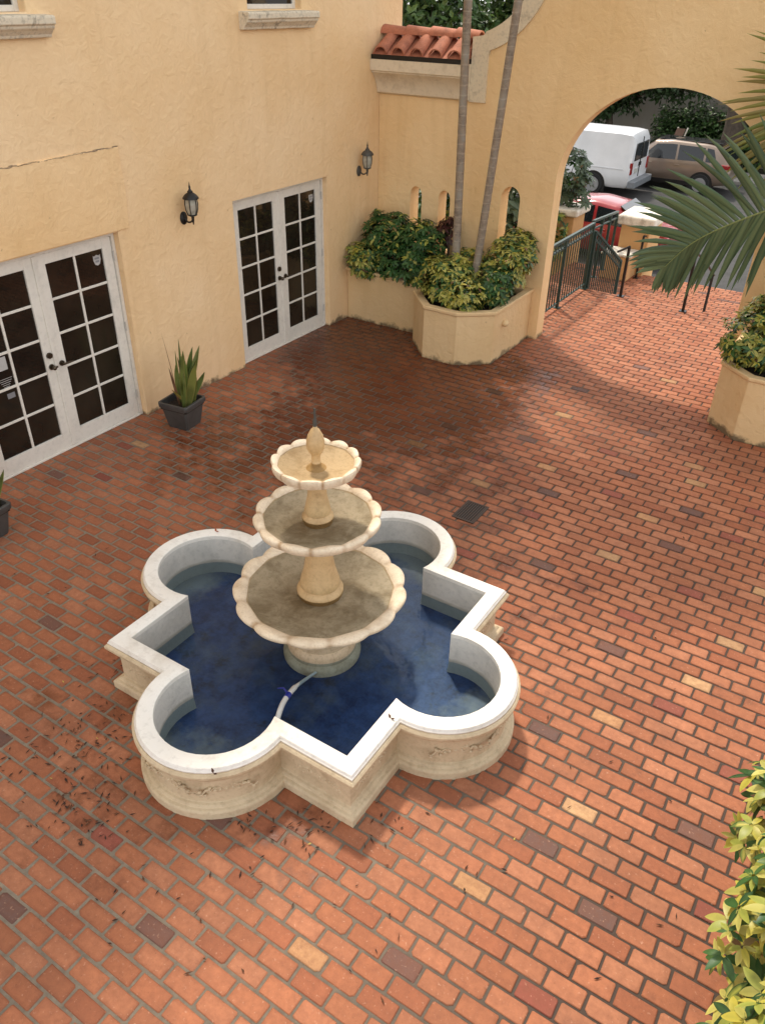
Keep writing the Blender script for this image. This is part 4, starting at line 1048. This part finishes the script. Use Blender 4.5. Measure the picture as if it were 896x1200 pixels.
# ------------------------------------------------------------------ railings beyond the arch
def railing(segs, label, zt=1.1, name='railing', gap=.105, rings=True):
    p0 = segs[0][0]; t = thing(name, label, 'railing', (p0[0], p0[1], p0[2]))
    rails = MB(); bal = MB(); orn = MB()
    for (a, b, closed) in segs:
        a, b = Vector(a), Vector(b); L = (b - a).length; hor = Vector((b.x - a.x, b.y - a.y, 0)).length
        for (h, w) in ((zt, .045), (zt - .13, .028), (.09, .028)) if closed else ((zt, .045), (zt - .13, .028)):
            rails.bar(a + Vector((0, 0, h)), b + Vector((0, 0, h)), w, w * .8)
        n = max(2, int(hor / gap))
        for k in range(1, n):
            p = a.lerp(b, k / n)
            if closed: bal.bar(p + Vector((0, 0, .09)), p + Vector((0, 0, zt - .13)), .016)
            if rings:
                c = p + Vector((0, 0, zt - .068)); u = (b - a).normalized()
                orn.tube([c + u * .045 * math.cos(q * PI / 5) + Vector((0, 0, 1)) * .045 * math.sin(q * PI / 5) for q in range(11)], .008, 5, False)
        np_ = max(1, round(hor / 1.3))
        for k in range(np_ + 1):
            p = a.lerp(b, k / np_); po = MB(); po.box(p.x - .022, p.x + .022, p.y - .022, p.y + .022, p.z, p.z + zt + .012)
            po.box(p.x - .05, p.x + .05, p.y - .05, p.y + .05, p.z - .0, p.z + .012); po.build('post', M['green_metal'], t)
    rails.build('rail', M['green_metal'], t); bal.build('baluster_panel', M['green_metal'], t)
    if rings: orn.build('ring_ornament', M['green_metal'], t, smooth=True)
    return t
railing([((-4.37, 10.93, 0), (-4.37, 13.36, 0), True)], 'green iron railing along the edge of the bricks inside the arch')
railing([((-4.34, 13.43, -.08), (-4.34, 15.2, -.98), True)], 'green iron railing sloping down beside the steps', 1.04)
railing([((-4.43, 13.5, .0), (-5.28, 17.6, -.70), False)], 'open two bar green railing running down to the white capped pillar', 1.1, gap=.3, rings=False)
def handrail(pts, posts, label):
    t = thing('handrail', label, 'handrail', posts[0][0]); r = MB()
    r.tube(pts, .018, 8); r.build('rail', M['black_metal'], t, smooth=True)
    for (p, h) in posts:
        b = MB(); b.box(p[0] - .02, p[0] + .02, p[1] - .02, p[1] + .02, p[2], p[2] + h); b.box(p[0] - .055, p[0] + .055, p[1] - .055, p[1] + .055, p[2], p[2] + .012); b.build('post', M['black_metal'], t)
handrail([(-3.71, 13.34, .83), (-4.05, 14.1, .55), (-4.3, 14.75, .34)], [((-3.71, 13.34, 0), .83)], 'short black handrail post at the top step next to the sloping green railing')
handrail([(-2.62, 13.2, .95), (-2.60, 14.0, .62), (-2.55, 14.75, .22)], [((-2.62, 13.2, 0), .95), ((-2.56, 14.7, -.75), .99)], 'black two post handrail down the steps behind the palm frond')
handrail([(-4.62, 17.55, .0), (-4.62, 18.2, -.15), (-4.58, 19.1, -.62)], [((-4.62, 17.55, -.9), .9)], 'black handrail in front of the white capped pillar')
# ------------------------------------------------------------------ gate pillars
def pillar(x0, x1, y0, y1, z0, z1, cap, label, step=None):
    t = thing('gate_pillar', label, 'pillar', ((x0 + x1) / 2, (y0 + y1) / 2, z0))
    b = MB(); b.box(x0, x1, y0, y1, z0, z1); b.build('shaft', M['stucco_pillar'], t, bevel=.02)
    c = MB(); c.box(x0 - .09, x1 + .09, y0 - .09, y1 + .09, z1 + .001, z1 + cap); c.build('cap', M['cap_stone'], t, bevel=.05, bseg=4)
    if step:
        s = MB(); s.box(*step[:5], step[5]); s.build('plinth', M['stucco_pillar'], t, bevel=.015)
        s = MB(); s.box(step[0] - .02, step[1] + .02, step[2] - .02, step[3], step[5] + .001, step[5] + .05); s.build('plinth_cap', M['cap_stone'], t, bevel=.015)
pillar(-5.20, -4.56, 17.75, 18.65, -1.75, .13, .20, 'peach pillar with a broad white cap at the foot of the steps', (-5.34, -4.72, 17.15, 17.745, -.9, -.40))
pillar(-7.35, -6.30, 17.8, 18.5, -1.75, .10, .16, 'peach pillar overgrown by grey green leaves left of the railing')
bush('loose grey green shrub growing over the peach pillar', 'shrub', [((-6.75, 18.2, .95), (.45, .4, .65)), ((-6.35, 18.1, .6), (.28, .3, .38)), ((-7.1, 18.0, .5), (.4, .4, .5)), ((-6.6, 17.6, -.3), (.22, .2, .6), st_var)], 61, st_greyleaf, 230, .16, (-6.8, 18.0, .2), 10, name='pillar_shrub')
# shrubs behind the wall seen through the slots
bush('green shrub seen through the small arched openings in the wall', 'shrub', [((-7.4, 13.2, .6), (.7, .7, 1.3)), ((-6.4, 13.3, .5), (.7, .6, 1.2)), ((-5.7, 13.1, .7), (.55, .5, 1.1), st_greyleaf)], 62, st_mostly_green, 520, .2, (-6.5, 13.2, -1.7), 10, name='garden_shrub')

# ------------------------------------------------------------------ vehicles
def cr(xs, ys, x):
    """piecewise smooth interpolation"""
    if x <= xs[0]: return ys[0]
    if x >= xs[-1]: return ys[-1]
    for k in range(len(xs) - 1):
        if xs[k] <= x <= xs[k + 1]:
            t = (x - xs[k]) / (xs[k + 1] - xs[k]); t2 = t * t * (3 - 2 * t) * .35 + t * .65; return lerp(ys[k], ys[k + 1], t2)
def wheel(t, x, y, r, w, side):
    a = MB(); a.lathe([(r * .62, -w / 2), (r * .94, -w / 2), (r, -w * .3), (r, w * .3), (r * .94, w / 2), (r * .62, w / 2)], 28); a.v = [(x + p, y + h, r + q) for (p, q, h) in a.v]
    wl = a.build('wheel', M['tyre'], t, smooth=True, angle=50, local=True)
    b = MB(); yy = side * (w / 2 + .012)
    b.tube([(x, y + yy - side * .03, r), (x, y + yy, r)], r * .16, 12)
    for k in range(6):
        an = k * PI / 3; b.bar((x + .12 * r * math.cos(an), y + yy - side * .01, r + .12 * r * math.sin(an)), (x + .62 * r * math.cos(an), y + yy - side * .01, r + .62 * r * math.sin(an)), .055, .03, (0, 1, 0))
    b.lathe([(r * .60, 0), (r * .66, 0), (r * .66, .02), (r * .60, .02)], 28); 
    n0 = len(b.v) - 28 * 4; b.v[n0:] = [(x + p, y + yy - side * .01 + h * side, r + q) for (p, q, h) in b.v[n0:]]
    b.build('rim', M['rim'], wl, local=True)
    d = MB(); d.tube([(x, y + side * (w / 2 - .01), r), (x, y + side * (w / 2 + .003), r)], r * .58, 24); d.build('brake', M['black_metal'], wl, local=True)

def car(name, label, cat, loc, rz, L, Wd, st, wheels, r, paint, wins, lights, extra=None, n=46):
    """st: stations (x, z_low, z_belt, z_roof, belt half width, roof half width). x runs from rear (0) to front (L)."""
    t = thing(name, label, cat, loc, rz)
    xs = [s[0] for s in st]; q = lambda k, x: cr(xs, [s[k] for s in st], x)
    def ring(x):
        zl, zb, zr, wb, wr = (q(k, x) for k in range(1, 6)); zm = lerp(zl, zb, .5)
        h = [(wb * .90, zl), (wb * .985, zl + .10), (wb * 1.0, zm), (wb * .985, lerp(zm, zb, .7)), (wb * .955, zb)]
        roof = [(lerp(wb * .955, wr, .5), lerp(zb, zr, .5)), (wr, zr - .05 * min(1, (zr - zb) * 2)), (wr * .88, zr - .008), (wr * .45, zr + .012), (0, zr + .018)]
        return h + roof
    mb = MB(); rr = []
    for k in range(n + 1):
        x = L * k / n; R_ = ring(x); rr.append([mb.vert((x, -y, z)) for y, z in R_] + [mb.vert((x, y, z)) for y, z in reversed(R_[:-1])])
    m = len(rr[0])
    for a, b in zip(rr, rr[1:]):
        for k in range(m - 1): mb.face((a[k], a[k + 1], b[k + 1], b[k]))
        mb.face((a[m - 1], a[0], b[0], b[m - 1]))
    mb.face(rr[0]); mb.face(list(reversed(rr[-1])))
    mb.build('body', paint, t, smooth=True, angle=38, local=True)
    def side_pt(x, f, s, off=.006):
        zl, zb, zr, wb, wr = (q(k, x) for k in range(1, 6)); zt = zr - .05 * min(1, (zr - zb) * 2)
        mid = (lerp(wb * .955, wr, .5), lerp(zb, zr, .5))
        A, B, C_ = (wb * .955, zb), mid, (wr, zt)
        p = (lerp(A[0], B[0], f * 2), lerp(A[1], B[1], f * 2)) if f < .5 else (lerp(B[0], C_[0], f * 2 - 1), lerp(B[1], C_[1], f * 2 - 1))
        return (x, s * (p[0] + off), p[1])
    for (x0, x1, x2, x3) in wins:        # bottom from x0 to x1, top from x2 to x3
        for s in (-1, 1):
            b = MB(); g = []; N_ = 8
            for k in range(N_ + 1):
                col = []
                for f in (.10, .3, .5, .7, .88):
                    u = (f - .10) / .78; x = lerp(lerp(x0, x2, u), lerp(x1, x3, u), k / N_); col.append(b.vert(side_pt(x, f, s)))
                g.append(col)
            for c0, c1 in zip(g, g[1:]):
                for k in range(4): b.face((c0[k], c0[k + 1], c1[k + 1], c1[k]) if s < 0 else (c1[k], c1[k + 1], c0[k + 1], c0[k]))
            b.build('side_window', M['car_glass'], t, local=True)
    for (x, zc) in wheels:
        for s in (-1, 1):
            y = s * (Wd / 2 - .075); wheel(t, x, y, r, .22, s)
            b = MB(); ar = [(x + (r + .075) * math.cos(PI * k / 16), r + (r + .075) * math.sin(PI * k / 16)) for k in range(17)] + [(x - r - .075, .16), (x + r + .075, .16)]
            b.prism(ar, -.10, 0, lambda a, c, h: (a, s * (Wd / 2 + .001 + h), c)); b.build('wheel_arch', M['black_metal'], t, local=True)
    if extra: extra(t, q)
    return t

# white cargo van: rear at x=0
def van_extra(t, q):
    def rear(name, y0, y1, z0, z1, mat, off=.006, bev=.01):
        b = MB(); b.box(-.02 - off, .03, y0, y1, z0, z1); return b.build(name, mat, t, bevel=bev, local=True)
    for s in (-1, 1):
        rear('rear_window', *sorted((s * .09, s * .66)), 1.18, 1.74, M['car_glass'], .012, .03)
        rear('tail_light', *sorted((s * .82, s * .97)), .78, 1.16, M['tail_red'], .02)
        rear('door_handle', *sorted((s * .03, s * .10)), .98, 1.10, M['black_metal'], .02)
    rear('door_seam', -.006, .006, .62, 1.9, M['black_metal'], .008, 0)
    p = rear('licence_plate', .18, .48, .78, .93, M['plate'], .016, .004)
    b = MB(); b.box(-.24, .02, -.99, .99, .36, .58); b.build('rear_bumper', M['bumper_grey'], t, bevel=.03, local=True)
    for s in (-1, 1):
        b = MB(); b.box(.25, 3.9, *sorted((s * .99, s * 1.004)), .92, .96); b.build('side_moulding', M['van_white'], t, bevel=.004, local=True)
        b = MB(); b.box(4.25, 5.15, *sorted((s * .955, s * .985)), 1.22, 1.66); b.build('side_window', M['car_glass'], t, bevel=.03, local=True)
        b = MB(); b.box(5.42, 5.46, *sorted((s * .62, s * .85)), .72, .95); b.build('headlight', M['lamp_glass'], t, bevel=.02, local=True)
    b = MB(); b.prism([(4.78, 1.82), (5.02, 1.62), (5.3, 1.20), (5.24, 1.18)], -.78, .78, lambda a, c, h: (a + .03, h, c + .02)); b.build('windscreen', M['car_glass'], t, local=True)
van_st = [(0, .38, 1.10, 1.86, .985, .74), (.06, .34, 1.12, 2.03, 1.0, .84), (.5, .32, 1.12, 2.07, 1.0, .86), (4.2, .30, 1.12, 2.07, 1.0, .86), (4.75, .30, 1.12, 2.0, 1.0, .82), (5.3, .30, 1.08, 1.28, .97, .78), (5.9, .30, 1.0, 1.05, .93, .7), (6.05, .42, .8, .86, .85, .6)]
car('cargo_van', 'white cargo van parked across the street behind the red car', 'van', (-8.55, 30.0, -1.70), PI, 6.05, 2.0, van_st, ((1.25, 0), (4.75, 0)), .37, M['van_white'], [], None, van_extra)
def suv_extra(t, q):
    for s in (-1, 1):
        b = MB(); b.box(.0, .34, *sorted((s * .66, s * .93)), .92, 1.06); b.build('tail_light', M['tail_red'], t, bevel=.02, local=True)
        b = MB(); b.box(4.35, 4.6, *sorted((s * .6, s * .86)), .70, .82); b.build('headlight', M['lamp_glass'], t, bevel=.02, local=True)
        b = MB(); b.box(.8, 3.9, *sorted((s * .90, s * .935)), .27, .42); b.build('sill_trim', M['black_metal'], t, bevel=.01, local=True)
        for x in (1.75, 2.75): 
            b = MB(); b.box(x, x + .2, *sorted((s * .915, s * .945)), .90, .93); b.build('door_handle', M['suv_paint'], t, bevel=.008, local=True)
    b = MB(); b.prism([(.10, 1.10), (.42, 1.50), (.40, 1.52), (.06, 1.11)], -.60, .60, lambda a, c, h: (a - .03, h, c + .02)); b.build('rear_window', M['car_glass'], t, local=True)
    b = MB(); b.prism([(2.86, 1.60), (3.55, 1.13), (3.58, 1.15), (2.88, 1.62)], -.60, .60, lambda a, c, h: (a + .02, h, c + .03)); b.build('windscreen', M['car_glass'], t, local=True)
    b = MB(); b.box(.5, 2.75, -.46, .46, 1.655, 1.672); b.build('sunroof', M['car_glass'], t, bevel=.02, local=True)
suv_st = [(0, .46, .92, .98, .80, .5), (.06, .40, 1.0, 1.12, .86, .58), (.45, .34, 1.04, 1.55, .91, .60), (1.0, .30, 1.03, 1.63, .925, .63), (2.2, .28, 1.0, 1.66, .93, .64), (2.8, .28, .99, 1.61, .93, .62), (3.62, .28, .97, 1.06, .92, .62), (4.3, .32, .88, .93, .88, .60), (4.65, .42, .66, .72, .74, .45)]
car('suv', 'bronze beige suv parked beyond the white van', 'suv', (-5.75, 32.25, -1.70), PI, 4.65, 1.86, suv_st, ((.92, 0), (3.65, 0)), .35, M['suv_paint'], [(1.95, 3.25, 2.0, 2.72), (.98, 1.87, 1.02, 1.93), (.52, .90, .72, .95)], None, suv_extra)
def red_extra(t, q):
    for s in (-1, 1):
        b = MB(); b.box(-.01, .25, *sorted((s * .55, s * .84)), .68, .82); b.build('tail_light', M['tail_red'], t, bevel=.02, local=True)
        b = MB(); b.box(4.2, 4.42, *sorted((s * .5, s * .78)), .6, .72); b.build('headlight', M['lamp_glass'], t, bevel=.02, local=True)
        for x in (1.62, 2.55):
            b = MB(); b.box(x, x + .2, *sorted((s * .868, s * .895)), .80, .83); b.build('door_handle', M['red_paint'], t, bevel=.008, local=True)
    b = MB(); b.prism([(.80, .96), (1.42, 1.36), (1.40, 1.38), (.77, .98)], -.60, .60, lambda a, c, h: (a - .015, h, c + .025)); b.build('rear_window', M['car_glass'], t, local=True)
    b = MB(); b.prism([(2.72, 1.38), (3.42, .98), (3.45, 1.0), (2.74, 1.40)], -.60, .60, lambda a, c, h: (a + .02, h, c + .028)); b.build('windscreen', M['car_glass'], t, local=True)
red_st = [(0, .44, .80, .88, .74, .5), (.08, .34, .86, .93, .82, .58), (.75, .28, .90, .97, .87, .62), (1.45, .25, .90, 1.38, .885, .58), (2.1, .24, .89, 1.45, .89, .585), (2.7, .24, .88, 1.40, .89, .57), (3.5, .26, .86, .94, .87, .6), (4.1, .30, .74, .80, .82, .55), (4.45, .40, .56, .62, .66, .4)]
car('sedan', 'red car parked at the near kerb behind the gate pillars', 'car', (-4.98, 22.0, -1.70), PI, 4.45, 1.78, red_st, ((.85, 0), (3.5, 0)), .32, M['red_paint'], [(2.02, 3.1, 2.06, 2.6), (1.05, 1.94, 1.5, 1.98)], None, red_extra)

# ------------------------------------------------------------------ across the street
TG = [(.042, .10, .03), (.06, .13, .04), (.032, .075, .024), (.085, .155, .045)]
DG = [(.015, .035, .013), (.022, .05, .018), (.012, .028, .012)]
fw = MB(); fw.box(-40, 30, 38.6, 39.0, -1.75, 2.6); o = fw.build('garden_wall', M['house_grey']); tag(o, 'pale grey plaster wall behind the hedge across the street', 'wall')
hb = MB(); leafcloud(hb, random.Random(71), [((-9.6 + 1.1 * k, 37.6, -.55 + .12 * math.sin(k * 2)), (.95, .7, 1.15)) for k in range(5)], 9000, .20, TG + DG)
ht = thing('hedge', 'clipped dark green hedge across the street above the beige car', 'hedge', (-7.4, 37.6, -1.6)); hb.build('foliage', M['leaf'], ht, col=True)
sb = MB()
for k in range(10): sb.tube([(-9.8 + .5 * k, 37.6, -1.6), (-9.7 + .5 * k, 37.6, .2)], [.04, .015], 6)
sb.build('stems', M['bark'], ht)
tree('broadleaf_tree', 'dark branching tree across the street behind the white van', 'tree', (-12.2, 37.2, -1.6), 3.4, [((-12.8, 37.0, 1.1), (1.8, 1.2, 1.1)), ((-11.0, 36.8, 1.5), (1.6, 1.2, .8)), ((-9.6, 36.6, 1.45), (1.6, 1.2, .75)), ((-13.5, 37.0, .2), (1.6, 1.0, 1.0)), ((-11.7, 37.2, .6), (.9, .8, .6))], 72, 7500, .24, DG + [(.03, .065, .025)], .15)
tree('broadleaf_tree', 'tree with a thick dark trunk across the street behind the beige car', 'tree', (-7.0, 36.9, -1.6), 4.2, [((-7.2, 36.6, 3.4), (2.2, 1.6, 1.0)), ((-5.2, 36.8, 2.8), (1.9, 1.5, 1.3)), ((-4.2, 37.0, 1.2), (1.4, 1.2, 1.6))], 73, 7000, .24, DG, .42)
t = thing('planter_tub', 'small whitish tub standing by the hedge across the street', 'tub', (-8.35, 36.0, -1.58))
b = MB(); b.lathe([(.26, 0), (.36, .95), (.39, .96), (.39, 1.02), (.33, 1.02), (.30, .8), (0, .8)], 20, (-8.35, 36.0, -1.58)); b.build('tub', M['cap_stone'], t, smooth=True, angle=40)
t = thing('garden_chair', 'brown folded garden chair leaning by the hedge across the street', 'chair', (-9.1, 36.0, -1.58))
b = MB(); b.bar((-9.32, 35.9, -1.58), (-9.0, 36.2, -.18), .05); b.bar((-8.92, 35.9, -1.58), (-8.62, 36.2, -.18), .05); b.build('frame', M['cap_stone'], t)
b = MB(); b.prism([(-9.27, -1.2), (-8.92, -1.2), (-8.66, -.2), (-9.0, -.2)], 36.0, 36.04, lambda a, c, h: (a, h, c)); b.build('backrest', M['brown_board'], t)
# trees behind the tiled wall
tree('garden_tree', 'leafy green tree behind the tiled wall next to the building', 'tree', (-10.2, 16.6, -1.75), 4.6, [((-10.6, 17.0, 3.4), (1.7, 1.4, 1.5)), ((-9.5, 16.6, 4.0), (1.5, 1.3, 1.4)), ((-9.9, 16.2, 2.3), (1.3, 1.1, 1.2)), ((-10.6, 16.6, 5.2), (1.6, 1.4, 1.1))], 74, 8000, .19, TG, .14)
tree('garden_tree', 'brighter green tree behind the tiled wall nearer to the arch', 'tree', (-8.5, 18.4, -1.75), 4.8, [((-8.7, 18.4, 3.9), (1.5, 1.4, 1.5)), ((-7.9, 18.3, 4.4), (1.2, 1.2, 1.2)), ((-8.6, 18.0, 2.6), (1.1, 1.1, 1.1))], 75, 6500, .18, TG + [(.09, .15, .03), (.075, .135, .035)], .13)

# ------------------------------------------------------------------ light, sky, camera
EL, SUNV = math.radians(60), Vector((-.76 * .5, .65 * .5, .866)).normalized()
sun = bpy.data.lights.new('sun', 'SUN'); sun.energy = 1.35; sun.angle = math.radians(4.5); sun.color = (1, .90, .76)
so = bpy.data.objects.new('sun', sun); COL.objects.link(so); so.rotation_euler = SUNV.to_track_quat('Z', 'Y').to_euler(); so.location = (0, 0, 20)
w = bpy.data.worlds.new('World'); sc.world = w; w.use_nodes = True; nt = w.node_tree
sky = nt.nodes.new('ShaderNodeTexSky'); sky.sky_type = 'NISHITA'; sky.sun_disc = False; sky.sun_elevation = EL; sky.sun_rotation = math.atan2(SUNV.x, SUNV.y)
sky.air_density = 1.0; sky.dust_density = 1.0; sky.ozone_density = 1.0
bg = nt.nodes['Background']; hs_ = nt.nodes.new('ShaderNodeHueSaturation'); hs_.inputs['Saturation'].default_value = .10; nt.links.new(sky.outputs[0], hs_.inputs['Color'])
nt.links.new(hs_.outputs[0], bg.inputs[0]); bg.inputs[1].default_value = .15

S_, F_ = 4.3, 924.0
pitch, roll, yaw = math.radians(33.594), math.radians(-1.225), math.radians(-32.182)
fwd = Vector((math.sin(yaw) * math.cos(pitch), math.cos(yaw) * math.cos(pitch), -math.sin(pitch)))
r0 = Vector((math.cos(yaw), -math.sin(yaw), 0)); d0 = fwd.cross(r0)
rt = r0 * math.cos(roll) + d0 * math.sin(roll); dn = d0 * math.cos(roll) - r0 * math.sin(roll)
cam = bpy.data.cameras.new('camera'); co = bpy.data.objects.new('camera', cam); COL.objects.link(co)
co.matrix_world = Matrix(((rt.x, -dn.x, -fwd.x, 0), (rt.y, -dn.y, -fwd.y, 0), (rt.z, -dn.z, -fwd.z, S_), (0, 0, 0, 1)))
cam.sensor_fit = 'AUTO'; cam.sensor_width = 36; cam.lens = 36 * F_ / 1200; cam.clip_start = .05; cam.clip_end = 1000
sc.camera = co
sc.view_settings.view_transform = 'Standard'; sc.view_settings.look = 'None'; sc.view_settings.gamma = 1; sc.view_settings.use_curve_mapping = False
sc.view_settings.exposure = 1.35
sc.render.engine = 'CYCLES'
sc.cycles.max_bounces = 8; sc.cycles.transparent_max_bounces = 12; sc.cycles.use_denoising = True
sc.cycles.caustics_reflective = False; sc.cycles.caustics_refractive = False
